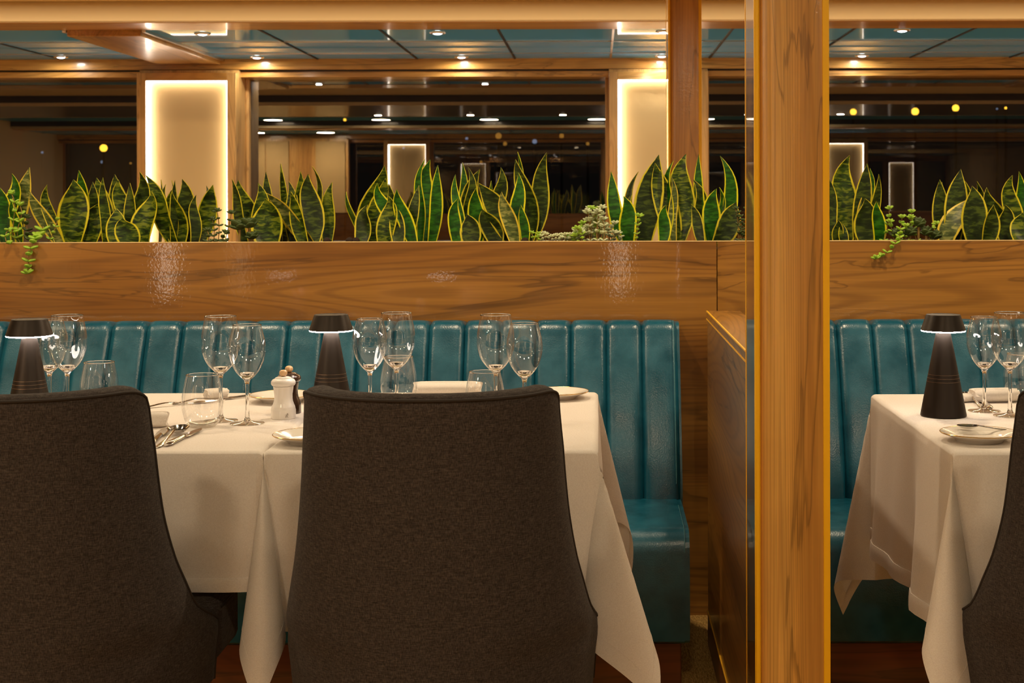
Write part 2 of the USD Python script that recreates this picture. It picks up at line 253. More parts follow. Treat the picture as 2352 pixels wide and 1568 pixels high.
# ------------------------------------------------------------------ room shell
XL, XR, YB, YF = -7.2, 7.2, 9.3, -1.1
struct('floor', box(XL, XR, YF - .2, YB + .2, -.1, 0), M['carpet'], 'woven brown carpet floor')
ZH, ZSILL = 1.989, .955
PIL = [(-5.701), (-2.786), .129, 3.044, 5.959]
def side_wall(tag_, y_in, y_gl, s):
    """window wall: low wall, header, sill; s = +1 faces the camera"""
    a, b = sorted((y_in, y_gl)); o1, o2 = sorted((y_gl - s * .0, y_gl + s * .12))
    struct('wall_' + tag_, box(XL, XR, o1, o2, 0, ZSILL - .03), M['walnut'], 'low wood wall under the windows')
    hd = T('trim', 'honey wood header beam running above the windows', None, (0, y_in, ZH), kind='structure')
    i0, i1 = sorted((y_in + s * .02, y_gl + s * .14)); hd.part('header', box(XL, XR, i0, i1, ZH + .045, ZTRAY + .1, .002), M['beam_x'], world=True)
    j0, j1 = sorted((y_in + s * .06, y_gl + s * .14)); hd.part('header_lip', box(XL, XR, j0, j1, ZH, ZH + .036, .002), M['beam_x'], world=True)
    k0, k1 = sorted((y_in + s * .05, y_gl + s * .14)); hd.part('header_joint', box(XL, XR, k0, k1, ZH + .036, ZH + .045), M['dark_trim'], world=True)
    s0, s1 = sorted((y_gl - s * .26, y_gl + s * .1)); hd2 = struct('trim', box(XL, XR, s0, s1, ZSILL - .03, ZSILL, .004), M['sill'], 'pale window sill')
side_wall('back', 9.06, 9.3, 1)
side_wall('front', -.82, -1.1, -1)
struct('wall_left', box(XL - .1, XL, YF - .2, YB + .2, 0, 2.45), M['cream'], 'cream end wall of the dining room')
struct('wall_right', box(XR, XR + .1, YF - .2, YB + .2, 0, 2.45), M['cream'], 'cream end wall of the dining room')
# windows
edges = [XL] + [v for p in PIL for v in (p - .055, p + .557)] + [XR]
wn = 0
for y_gl, s in ((9.3, 1), (-1.1, -1)):
    for i in range(0, len(edges), 2):
        x0, x1 = edges[i], edges[i + 1]
        if x1 - x0 < .3: continue
        wn += 1
        w = T('window_%d' % wn, 'dark night window pane reflecting the dining room', None, ((x0 + x1) / 2, y_gl, ZSILL), kind='structure')
        w.part('pane', box(x0 - .02, x1 + .02, y_gl, y_gl + .006, ZSILL - .01, ZH + .02), M['window'], False, world=True)
        for a, b in ((x0, x0 + .022), (x1 - .022, x1)):
            f0, f1 = sorted((y_gl - s * .05, y_gl - s * .002)); w.part('frame', box(a, b, f0, f1, ZSILL, ZH, .003), M['beam_z'], world=True)
# ceiling
ceil = T('ceiling', 'cream tray ceiling with glossy blue panels along the windows', None, (0, 4, ZCEIL), kind='structure')
ceil.part('tray_ceiling', box(XL, XR, YF - .2, 5.05, ZTRAY, ZTRAY + .1), M['blue_ceiling'], world=True)
ceil.part('tray_ceiling', box(XL, XR, 5.05, YB + .2, ZTRAY, ZTRAY + .1), M['cream'], world=True)
ceil.part('dropped_beam', box(XL, XR, 3.2, 5.05, ZCEIL, ZTRAY, .004), M['beam_dark'], world=True)
for y_ in (3.188, 5.05): ceil.part('cream_strip', box(XL, XR, y_, y_ + .012, ZCEIL - .002, ZCEIL + .03, .002), M['cream'], world=True)
ceil.part('fascia', box(XL, XR, 7.14, 7.2, ZCEIL - .002, ZTRAY, .003), M['cream'], world=True)
ceil.part('fascia', box(XL, XR, .65, .71, ZCEIL + .004, ZCEIL + .034, .003), M['cream'], world=True)
ceil.part('fascia_back', box(XL, XR, .65, .705, ZCEIL + .034, ZTRAY), M['beam_dark'], world=True)
def soffit(y0, y1, lines, rows, s):
    """glossy blue panels between y0 (room side) and y1 (window), with joints"""
    a, b = sorted((y0, y1))
    ceil.part('soffit_back', box(XL, XR, a, b, ZCEIL + .02, ZCEIL + .05), M['dark_trim'], world=True)
    xs = [XL] + lines + [XR]; ys = [y0] + rows + [y1]
    for i in range(len(xs) - 1):
        for j in range(len(ys) - 1):
            q0, q1 = sorted((ys[j], ys[j + 1])); g = .0035
            ceil.part('ceiling_panel', box(xs[i] + g * 1.6, xs[i + 1] - g * 1.6, q0 + g, q1 - g, ZCEIL, ZCEIL + .022, .002), M['blue_ceiling'], world=True)
    for yy in rows: ceil.part('metal_strip', box(XL, XR, yy - .0032, yy + .0032, ZCEIL - .007, ZCEIL + .02), M['bright_trim'], world=True)
    for k, xx in enumerate(lines):
        ceil.part('panel_joint', box(xx - .006, xx + .006, a, b, ZCEIL - .005, ZCEIL + .021), M['bright_trim'] if k in (3, 8) else M['dark_trim'], world=True)
LX = [-6.2, -5.4, -4.6, -3.9, -3.33, -1.74, -1.12, -.51, .085, .70, 1.33, 1.95, 2.57, 3.72, 4.5, 5.3, 6.1]
soffit(7.5, 9.13, LX, [8.08, 8.73], 1)
soffit(.3, -.95, LX, [-.3], -1)
for y0, y1 in ((7.2, 7.5), (.3, .65)):
    ceil.part('wood_border', box(XL, XR, y0, y1, ZCEIL - .004, ZCEIL + .03, .002), M['beam_x'], world=True)
# cross beams in line with the pillars
for k, p in enumerate(PIL):
    if k in (2,): continue
    bm = T('trim', 'wood cross beam on the blue ceiling above the %s' % ('leftmost lit wall panel' if k == 1 else 'wall panels out of view'), None, (p, 8.2, ZCEIL), kind='structure')
    bm.part('beam', box(p + .06, p + .44, 7.5, 9.1, ZCEIL - .035, ZCEIL + .02, .003), M['beam_y'], world=True)
    for a in (p + .035, p + .445): bm.part('metal_strip', box(a, a + .02, 7.5, 9.13, ZCEIL - .016, ZCEIL + .02, .001), M['bright_trim'], world=True)

# ------------------------------------------------------------------ lit wall panels (pillars)
def wall_light(xp, y, s, label, full=True):
    t = T('wall_light', label, 'wall light', (xp + .25, y, 0), group=None)
    X0, X1, W0, W1 = xp, xp + .502, xp - .055, xp + .557
    zb, zt = .62, 1.959
    def yb(a, b): return sorted((y + s * a, y + s * b))
    d0, d1 = yb(.06, .28)
    t.part('post', box(W0, W1, d0, d1, 0, ZTRAY if False else ZH + .04), M['beam_z'], world=True)
    f0, f1 = yb(0, .06)
    for a, b in ((W0, X0), (X1, W1)): t.part('frame', box(a, b, f0, f1, 0, ZH + .02, .002), M['beam_z'], world=True)
    t.part('frame', box(X0, X1, f0, f1, zt, ZH + .02, .002), M['beam_x'], world=True)
    t.part('frame', box(X0, X1, f0, f1, 0, zb, .002), M['beam_x'], world=True)
    p0, p1 = yb(.045, .058); t.part('panel', box(X0 + .006, X1 - .006, p0, p1, zb + .006, zt - .006, .002), M['panel'], world=True)
    l0, l1 = yb(.012, .046)
    for a, b, c, d in ((X0, X0 + .018, zb, zt), (X1 - .006, X1, zb, zt), (X0 + .006, X1 - .006, zt - .006, zt)):
        t.part('light_strip', box(a, b, l0, l1, c, d), M['led_strip'], False, world=True)
    return t
names = {-2.786: 'wall panel of cream glowing at its edges, left of the wide window', .129: 'wall panel of cream glowing at its edges, right behind the far wood column'}
for p in PIL:
    pos = {-5.701: 'far left', -2.786: 'left', .129: 'middle', 3.044: 'right', 5.959: 'far right'}[p]
    wall_light(p, 9.0, 1, names.get(p, 'edge-lit cream wall panel out of view, %s on the window wall' % pos))
    wall_light(p, -.8, -1, 'edge-lit cream wall panel behind the viewer, mirrored in the windows, %s one' % pos)
# cream cupboard doors on the wall behind the viewer, seen mirrored in the wide window
cb = T('cupboard', 'cream double-door cupboard mirrored in the wide window', 'cupboard', (-4.4, -.72, 0))
cb.part('carcass', box(-4.72, -3.30, -.86, -.74, 0, 2.04, .004), M['beam_z'], world=True)
for a, b in ((-4.70, -4.40), (-4.39, -4.09), (-3.73, -3.34)): cb.part('door', box(a, b, -.74, -.718, .08, 2.0, .003), M['panel'], world=True)

# ------------------------------------------------------------------ ceiling lamps
def fixture(loc, label, lens, group=None, first=[]):
    if lens == 'spot' and first: return first[0].copy(label, loc, 0, group)
    t = T('ceiling_light', label, 'ceiling light', loc, 0, group)
    t.part('trim_ring', lathe([(.026, .004), (.042, .004), (.044, -.001), (.041, -.006), (.028, -.007), (.026, -.003)], 32, True), M['bright_trim'])
    t.part('lens', lathe([(0, -.012), (.014, -.0105), (.024, -.006), (.026, -.002), (.026, .004), (0, .004)], 24), M['spot_lens'] if lens == 'spot' else M['warm_lens'], False)
    if lens == 'spot': first.append(t)
    return t
for px, py, lb in ((465, 77, 'small bright spotlight in the front row of the blue ceiling, above the left lit panel'), (1005, 75, 'small bright spotlight in the front row of the blue ceiling, above the wide window'),
                   (1525, 72, 'small bright spotlight of the blue ceiling just left of the far column, front row'), (2072, 69, 'small bright spotlight of the blue ceiling right of the near column, front row'),
                   (590, 131, 'small bright spotlight in the back row of blue ceiling, left over wide window'), (1060, 130, 'small bright spotlight in the back row of the blue ceiling, middle of the wide window'),
                   (1520, 128, 'small bright spotlight in the back row of the blue ceiling, beside the far column'), (1980, 127, 'small bright spotlight in the back row of the blue ceiling, right window'),
                   (140, 130, 'small bright spotlight in the back row of the blue ceiling, left window')):
    q = on_z(px, py, ZCEIL); disk_light('spot_glow_%d_%d' % (px, py), (q[0], q[1], ZCEIL - .016),   .022, FAR_SPOT * (1.3 if py < 100 else .4), (1.0, .9, .78)); fixture((q[0], q[1], ZCEIL), lb, 'spot')
warm0 = None
for x, y, z, s_ in DOWN:
    lb = 'recessed warm downlight above the picture'
    if warm0 is None: warm0 = fixture((x, y, z), lb, 'warm', 'downlights above the picture')
    else: warm0.copy(lb, (x, y, z), 0, 'downlights above the picture')

# ------------------------------------------------------------------ outside: night quay with lamps
struct('ground', box(-120, 120, 9.6, 200, -3.2, -3.0), M['ground'], 'dark quay outside the windows')
def street_lamp(px, py, d, r, label, m='street', group=None):
    q = at(px, py, d); t = T('street_lamp', label, 'street lamp', (q[0], q[1], -3.0), 0, group)
    t.part('globe', trimesh.creation.icosphere(2, r), M[m]) if False else t.part('globe', shift(trimesh.creation.icosphere(2, r), (0, 0, q[2] + 3.0)), M[m])
    t.part('pole', lathe([(0, 0), (.09, 0), (.05, q[2] + 3.0 - r * .9), (0, q[2] + 3.0 - r * .9)], 10), M['dark'])
street_lamp(238, 340, 60, .15, 'orange street lamp shining in the left window')
street_lamp(1960, 257, 60, .13, 'orange street lamp in the right window, nearest the near column')
street_lamp(2102, 256, 60, .15, 'orange street lamp in the right window, middle of three')
street_lamp(2195, 248, 60, .14, 'orange street lamp in the right window, rightmost of three')
for k, (px, py, r, m) in enumerate(((792, 275, .07, 'street'), (1145, 312, .16, 'city'), (1160, 330, .1, 'city'), (1072, 318, .07, 'city_blue'), (1228, 325, .12, 'city_blue'), (927, 340, .06, 'city_blue'), (2310, 248, .06, 'street'),
                     (1290, 312, .12, 'city'), (1105, 372, .07, 'city'), (1350, 330, .09, 'city'), (235, 372, .08, 'city_blue'), (97, 350, .06, 'city_blue'), (2290, 250, .05, 'city_blue'), (300, 375, .06, 'city'))):
    street_lamp(px, py, 75, r, 'tiny far light on the dark shore', m, 'far lights on the dark shore')

# ------------------------------------------------------------------ planter wall
YW, ZP = 4.28, 1.096
pl = T('planter', 'long glossy walnut planter wall behind the banquettes', 'planter', (0, YW, 0))
xs = at(1647, 600, YW)[0]
pl.part('front_panel', box(-3.4, xs - .0012, YW, YW + .02, 0, ZP, .001), M['walnut'], world=True)
pl.part('front_panel', box(xs + .0012, 3.4, YW, YW + .02, 0, ZP, .001), M['walnut2'], world=True)
pl.part('back_panel', box(-3.4, 3.4, YW + .3, YW + .32, 0, ZP - .01, .001), M['walnut'], world=True)
for a in (-3.4, 3.38): pl.part('end_panel', box(a, a + .02, YW + .02, YW + .3, 0, ZP - .005), M['walnut_deep'], world=True)
pl.part('rim', box(-3.4, 3.4, YW - .001, YW + .02, ZP, ZP + .0022), M['rim'], world=True, label='pale edge strip along the planter top')
gx, gy = np.meshgrid(np.linspace(-3.38, 3.38, 340), np.linspace(YW + .02, YW + .3, 16), indexing='ij')
gz = ZP - .028 + .02 * meshkit.fbm(np.stack([gx * 9, gy * 9, gx * 0], -1), 3, 3)
pl.part('soil', grid(np.stack([gx, gy, gz], -1)), M['soil'], True, world=True, kind='stuff')
for k, px in enumerate((748, 800, 815, 1205)):
    q = at(px, 551, YW + .03); pl.part('soil_clump', shift(trimesh.creation.icosphere(1, .012), q - (0, -.02, .004)), M['soil'], True, world=True)

# ------------------------------------------------------------------ snake plants
def leaf_mesh(base, tip, bend, w, twist, cup, curl=0.0, n=17, k=7):
    """blade from base to tip, bowed sideways by bend, w wide; returns closed mesh and uv"""
    b, t = np.array(base), np.array(tip); s = np.linspace(0, 1, n)
    mid = (b + t) / 2 + np.array(bend)
    P = ((1 - s) ** 2)[:, None] * b + (2 * s * (1 - s))[:, None] * mid + (s ** 2)[:, None] * t
    P[:, 0] += .10 * np.linalg.norm(t - b) * curl * np.sin(s * 2 * np.pi) * s
    tang = np.gradient(P, axis=0); tang /= np.linalg.norm(tang, axis=1, keepdims=True)
    prof = np.interp(s, [0, .12, .3, .48, .62, .74, .84, .92, .97, 1], [.55, .72, .93, 1, .93, .76, .52, .26, .10, .02])
    prof[-1] = .015
    u = np.linspace(-1, 1, k); front = []; back = []
    for i in range(n):
        a = math.radians(twist[0] + (twist[1] - twist[0]) * s[i])
        side = np.array([math.cos(a), math.sin(a), 0]); side -= tang[i] * (side @ tang[i]); side /= np.linalg.norm(side); nr = np.cross(side, tang[i])   # nr towards the viewer when twist = 0
        hw = w / 2 * prof[i]
        row = P[i] + side * (u * hw)[:, None] - nr * (cup * hw * (1 - u ** 2))[:, None]
        th = (.0011 + .0016 * (1 - u ** 2)) * (.4 + .6 * prof[i])
        front.append(row + nr * th[:, None]); back.append(row - nr * th[:, None])
    ring = np.concatenate([np.array(front), np.array(back)[:, ::-1]], 1)     # n, 2k, 3
    m2 = 2 * k; v = ring.reshape(-1, 3); f = []
    for i in range(n - 1):
        for j in range(m2):
            l = (j + 1) % m2; A, B, C, D = i * m2 + j, i * m2 + l, (i + 1) * m2 + l, (i + 1) * m2 + j
            f += [(A, B, C), (A, C, D)]
    uu = np.concatenate([(u + 1) / 2, (u[::-1] + 1) / 2]); uv = np.stack([np.tile(uu, n), np.repeat(s, m2)], 1)
    return trimesh.Trimesh(v, f, process=False), uv
def snake_plant(label, leaves, style):
    cx = np.mean([l[0] for l in leaves]); c = at(cx, 556, YW + .16)
    t = T('snake_plant', label, 'plant', (c[0], c[1], ZP - .03))
    for i, L in enumerate(leaves):
        bx, tx, ty, w = L[:4]; bend = L[4] if len(L) > 4 else 0; st = L[5] if len(L) > 5 else style
        hgt = (556 - ty) / 200
        d = YW + .06 + .16 * np.clip(hgt + rng.uniform(-.25, .25), 0, 1) + (.03 if w < 18 else 0)
        b = at(bx, 566, d); b[2] = ZP - .02; e = at(tx, ty, d); e[1] += rng.uniform(-.015, .03)
        sc = d / F; tw = (rng.uniform(-26, 26), rng.uniform(-34, 34)); ww = w * sc * 1.24
        if w < 18: ww *= 1.5; tw = (rng.choice([-1, 1]) * rng.uniform(35, 55),) * 2
        m, uv = leaf_mesh(b, e, (bend * sc * 1.6, rng.uniform(-.01, .01), 0), ww, tw, rng.uniform(.15, .34), rng.uniform(-.8, .8))
        t.part('leaf', shift(m, -t.loc), LEAF[st], True, uv)
    return t
snake_plant('snake plant cut off by the left picture edge, with pale leaf', [(-6, 20, 398, 36, 8), (30, 62, 384, 40, -6, 3), (14, -4, 430, 30), (46, 25, 455, 26)], 1)
snake_plant('banded snake plant with one leaf leaning far left, left end of the row', [(146, 66, 438, 30, -6, 3), (142, 108, 424, 16, -14), (206, 208, 417, 30, 0, 2), (188, 184, 391, 34, 4, 1), (262, 219, 408, 40, -6), (166, 168, 412, 58, 2), (206, 221, 468, 42, -8)], 0)
snake_plant('dense banded snake plant just left of the lit wall panel', [(244, 238, 407, 20, 2), (300, 298, 420, 26, 0, 2), (322, 321, 394, 42, 2, 2), (286, 260, 400, 40, 0, 2), (318, 272, 412, 36, -4), (326, 344, 440, 44, -10), (268, 262, 478, 38, 0), (302, 282, 500, 44)], 0)
snake_plant('banded snake plant standing in front of the lit wall panel', [(366, 363, 412, 12, 4, 2), (386, 380, 423, 18, 2, 2), (392, 390, 414, 12, 0, 2), (398, 403, 414, 12, 0, 2), (420, 419, 411, 40, 3, 2), (446, 450, 447, 22, 0, 2), (452, 469, 426, 20, 2, 2), (402, 336, 402, 34, 0, 0), (448, 492, 424, 38, 8), (408, 396, 436, 46, 2)], 0)
snake_plant('wide banded snake plant under the dark window corner, right of the lit panel', [(566, 533, 411, 22, -4, 2), (610, 607, 393, 22, 6, 2), (606, 545, 413, 36, -4), (654, 642, 375, 14, 6), (648, 645, 408, 12, 0, 2), (676, 660, 416, 28, 0, 2), (600, 592, 420, 32, 0), (718, 606, 440, 34, 6, 3), (616, 606, 456, 62, 0)], 0)
snake_plant('snake plant with striped upright leaf at its right edge, left half of the wide window', [(690, 692, 393, 26, -4), (728, 716, 382, 14, 10, 2), (716, 705, 399, 42, 6, 2), (752, 763, 418, 28, -6, 0), (700, 668, 440, 30, -4)], 0)
snake_plant('snake plant with leaf tips leaning together, before the mirrored panel', [(838, 793, 440, 16, -4, 1), (842, 884, 380, 40, -16), (858, 886, 408, 38, -8), (896, 893, 421, 24, 4, 2), (828, 842, 470, 34, -4, 2), (880, 892, 450, 40, 4)], 0)
snake_plant('bright green snake plant with one broad tall leaf, centre left', [(932, 960, 425, 24, 0, 2), (966, 976, 365, 18, -8, 1), (948, 868, 420, 30, -10, 1), (990, 1005, 379, 26, 6, 1), (952, 912, 434, 30, -4, 1), (968, 986, 366, 42, -4, 1), (916, 905, 470, 30, 0, 2)], 1)
snake_plant('snake plant with a shiny grey leaf leaning right, centre of the row', [(1066, 1044, 400, 20, -4, 1), (1068, 1060, 372, 20, -2, 1), (1086, 1075, 383, 22, -4, 2), (1122, 1150, 384, 32, 0, 2), (1130, 1128, 415, 12, 0, 1), (1186, 1152, 440, 30, 0, 3), (1078, 1101, 388, 36, -18, 2), (1052, 1052, 455, 26, -10, 1), (1186, 1098, 420, 46, 8, 2), (1096, 1094, 432, 34, 0, 1), (1082, 1072, 492, 42, 4, 2), (1140, 1108, 480, 40, 6, 2)], 1)
snake_plant('tall snake plant with two leaves spread like a V, right half of the wide window', [(1194, 1189, 349, 14, 4, 1), (1216, 1256, 350, 36, 6, 2), (1210, 1184, 366, 36, 20, 2), (1190, 1190, 396, 30, -4, 1), (1206, 1196, 470, 20, 4, 1)], 1)
snake_plant('snake plant with a thin leaf curving left, before the right lit panel', [(1436, 1404, 393, 28, -10, 1), (1456, 1467, 394, 16, -24, 2), (1476, 1514, 355, 54, -6, 2), (1452, 1452, 445, 14, -4, 2), (1442, 1432, 450, 34, 6, 1)], 2)
snake_plant('broad-leaved snake plant in front of the far wood column', [(1530, 1548, 368, 16, -4, 1), (1548, 1543, 405, 18, 0, 3), (1554, 1577, 353, 50, 2, 0), (1552, 1505, 374, 46, 2, 0), (1522, 1530, 470, 26, 0, 1)], 0)
snake_plant('snake plant with curved arching leaf tips, between the two wood columns', [(1628, 1605, 353, 22, -14, 1), (1626, 1592, 412, 30, 2, 2), (1664, 1654, 358, 28, 24, 1), (1654, 1652, 430, 14, 0, 1), (1612, 1588, 468, 22, 4, 2), (1636, 1646, 433, 36, -8, 1), (1646, 1693, 464, 44, 6, 2)], 1)
snake_plant('snake plant with one tall broad leaf, touching the near column on its right', [(1914, 1908, 412, 26, -2, 2), (1972, 1990, 375, 34, -2, 2), (1968, 2000, 385, 18, 4, 1), (1940, 1955, 356, 52, -8, 0), (1926, 1924, 505, 22, -2, 2), (1942, 1932, 510, 20)], 0)
snake_plant('short snake plant second right of the near column', [(2006, 2017, 400, 22, -4, 2), (1972, 2000, 425, 20, -8, 3), (2018, 2012, 462, 28, 4, 1), (1992, 1986, 455, 42, -2, 2)], 2)
snake_plant('snake plant with a wide yellow-edged leaf bending right, right window', [(2166, 2168, 418, 14, 0, 2), (2190, 2208, 388, 44, -4, 2), (2222, 2204, 402, 30, 4, 2), (2164, 2158, 412, 32, 0, 2), (2172, 2232, 454, 42, -18, 3), (2240, 2234, 427, 50, 2, 2)], 2)
snake_plant('snake plant with crossed leaves near the right picture edge', [(2262, 2243, 416, 16, 4, 2), (2312, 2308, 470, 34, 0, 2), (2320, 2268, 430, 36, -2, 2), (2266, 2280, 470, 34, 4, 2)], 2)
snake_plant('snake plant cut off by the right picture edge', [(2332, 2328, 402, 36, -2, 0), (2364, 2345, 393, 28, -6, 1), (2348, 2356, 488, 44, -4, 0)], 0)

# ------------------------------------------------------------------ succulents
def pad(r, flat=.35):
    m = trimesh.creation.icosphere(1, 1.0); m.apply_scale((r, r * .75, r * flat)); return m
def orient(m, pos, yaw, pitch):
    m = m.copy(); m.apply_translation((m.extents[0] / 2 * .9, 0, 0)); m.apply_transform(trimesh.transformations.euler_matrix(0, -pitch, yaw)); m.apply_translation(pos); return m
def strand(t, pts, r0, r1, n, leafmat, stuff=False, pitch=.5):
    P = spline(pts, n * 2); t.part('stem', tube(P, .0014, 5), M['stem'], True, world=True)
    out = []
    for i in range(n):
        p = P[min(2 * i + 1, len(P) - 1)]; r = r0 + (r1 - r0) * i / max(1, n - 1); yaw = (i % 2) * math.pi / 2 + rng.uniform(-.3, .3)
        for s in (0, math.pi):
            m = orient(pad(r, .38), p, yaw + s, pitch + rng.uniform(-.3, .3))
            if stuff: out.append(m)
            else: t.part('leaf', m, M[leafmat], True, world=True)
    tip = [orient(pad(r1 * .9, .5), P[-1], a, .9) for a in (0, 2.1, 4.2)]
    if stuff: t.part('leaves', cat(out + tip), M[leafmat], True, world=True, kind='stuff')
    else:
        for m in tip: t.part('leaf', m, M[leafmat], True, world=True)
D1 = YW + .05
t = T('succulent', 'trailing green succulent spilling over the planter at the left picture edge', 'plant', tuple(at(60, 556, D1)))
def A_(*a): return [at(*p) for p in a]
strand(t, A_((100, 520, D1 + .02), (92, 540, D1), (78, 553, YW - .01), (68, 580, YW - .016), (65, 605, YW - .016), (63, 628, YW - .016)), .014, .011, 11, 'succ_green')
strand(t, A_((40, 556, D1), (30, 520, D1), (34, 480, D1), (26, 445, D1)), .010, .009, 6, 'succ_green')
strand(t, A_((46, 556, D1), (40, 530, D1), (48, 500, D1), (46, 472, D1)), .011, .009, 5, 'succ_green')
strand(t, A_((30, 548, D1), (14, 535, YW - .004), (12, 548, YW - .014), (22, 560, YW - .016)), .010, .008, 4, 'succ_green')
strand(t, A_((70, 556, D1), (62, 525, D1 + .03), (60, 500, D1 + .03)), .012, .009, 5, 'succ_dark')
strand(t, A_((110, 556, D1), (120, 540, D1), (132, 505, D1)), .008, .006, 4, 'succ_green')
t = T('succulent', 'small upright sprig succulent before the right edge of the lit wall panel', 'plant', tuple(at(505, 556, D1)))
for pts in (((500, 560), (503, 520), (498, 485)), ((515, 560), (525, 520), (531, 490)), ((490, 560), (492, 530), (488, 505))): strand(t, [at(*p, D1) for p in pts], .0075, .008, 5, 'succ_dark', pitch=.3)
strand(t, [at(*p, D1) for p in ((474, 562), (480, 545), (476, 530))], .010, .008, 3, 'succ_dark')
strand(t, [at(*p, D1) for p in ((520, 562), (512, 548), (518, 535))], .010, .008, 3, 'succ_dark')
t = T('succulent', 'dark rosette succulent low beside the wide banded snake plant', 'plant', tuple(at(560, 556, D1)))
for cx, cy, r in ((550, 526, .03), (573, 522, .03), (580, 548, .022)):
    c = at(cx, cy, D1 + .01)
    for k in range(13):
        a = k * 2.4; p_ = .15 + 1.1 * (1 - k / 13); m = orient(pad(r * (.45 + .04 * k if k < 8 else .6), .3), c, a, 1.4 - .09 * k); t.part('leaf', m, M['succ_dark'], True, world=True)
    t.part('stem', tube(np.array([c, (c[0], c[1], ZP - .025)]), .004, 6), M['stem'], True, world=True)
t = T('succulent', 'bushy grey-green succulent low in the planter left of the right lit panel', 'plant', tuple(at(1360, 556, D1)))
for k in range(34):
    x = rng.uniform(1300, 1418); top = 556 - 74 * math.exp(-((x - 1368) / 42) ** 2) * rng.uniform(.5, 1.0) - 6; d = D1 + rng.uniform(-.02, .08)
    strand(t, [at(x, 562, d), at(x + rng.uniform(-8, 8), (556 + top) / 2, d), at(x + rng.uniform(-16, 16), top, d - .015)], .0078, .0085, 5, 'succ_grey' if k % 5 else 'succ_green', True)
t = T('succulent', 'creeping pale succulent at the foot of the V-shaped snake plant', 'plant', tuple(at(1265, 556, D1)))
for k in range(12):
    x = 1222 + 7.5 * k; d = D1 - .01; strand(t, [at(x, 562, d), at(x + 2, 552, d), at(x + rng.uniform(-8, 8), 541 + rng.uniform(-6, 6), d)], .006, .006, 3, 'succ_grey' if k > 2 else 'succ_green', True)
t = T('succulent', 'thin succulent sprig climbing a snake plant before the right lit panel', 'plant', tuple(at(1463, 556, D1 - .02)))
strand(t, [at(1461, 562, D1 - .02), at(1464, 530, D1 - .02), at(1468, 498, D1 - .02)], .005, .009, 7, 'succ_green')
t = T('succulent', 'dark leafy succulent beside the left edge of the near column', 'plant', tuple(at(1703, 556, D1)))
for k in range(8): strand(t, [at(1694 + 4 * k, 562, D1 + .04), at(1696 + 4 * k, 525, D1 + .04), at(1690 + 6 * k, 480 + 9 * (k % 4), D1 + .03)], .007, .006, 5, 'succ_dark', True)
t = T('succulent', 'trailing succulent with a strand hanging over the planter, right of the near column', 'plant', tuple(at(2070, 556, D1)))
strand(t, A_((2068, 520, D1), (2066, 545, D1 - .03), (2055, 562, YW - .012), (2040, 578, YW - .016), (2022, 590, YW - .016), (2012, 594, YW - .016)), .009, .009, 9, 'succ_green')
for x, y, e in ((2035, 480, 8), (2050, 510, -6), (2068, 500, 4), (2088, 488, 6), (2100, 500, -8), (2140, 515, 10), (2080, 520, 0)): strand(t, [at(x - e, 562, D1 + .02), at(x, 535, D1 + .02), at(x + e, y, D1)], .008, .008, 5, 'succ_green')
for cx, cy in ((2090, 540), (2110, 520), (2128, 540), (2060, 545), (2148, 548)):
    c = at(cx, cy, D1 + .02)
    for k in range(12): t.part('leaf', orient(pad(.016, .3), c, k * 2.4, 1.4 - .1 * k), M['succ_dark'], True, world=True)
    t.part('stem', tube(np.array([c, (c[0], c[1], ZP - .025)]), .004, 6), M['stem'], True, world=True)

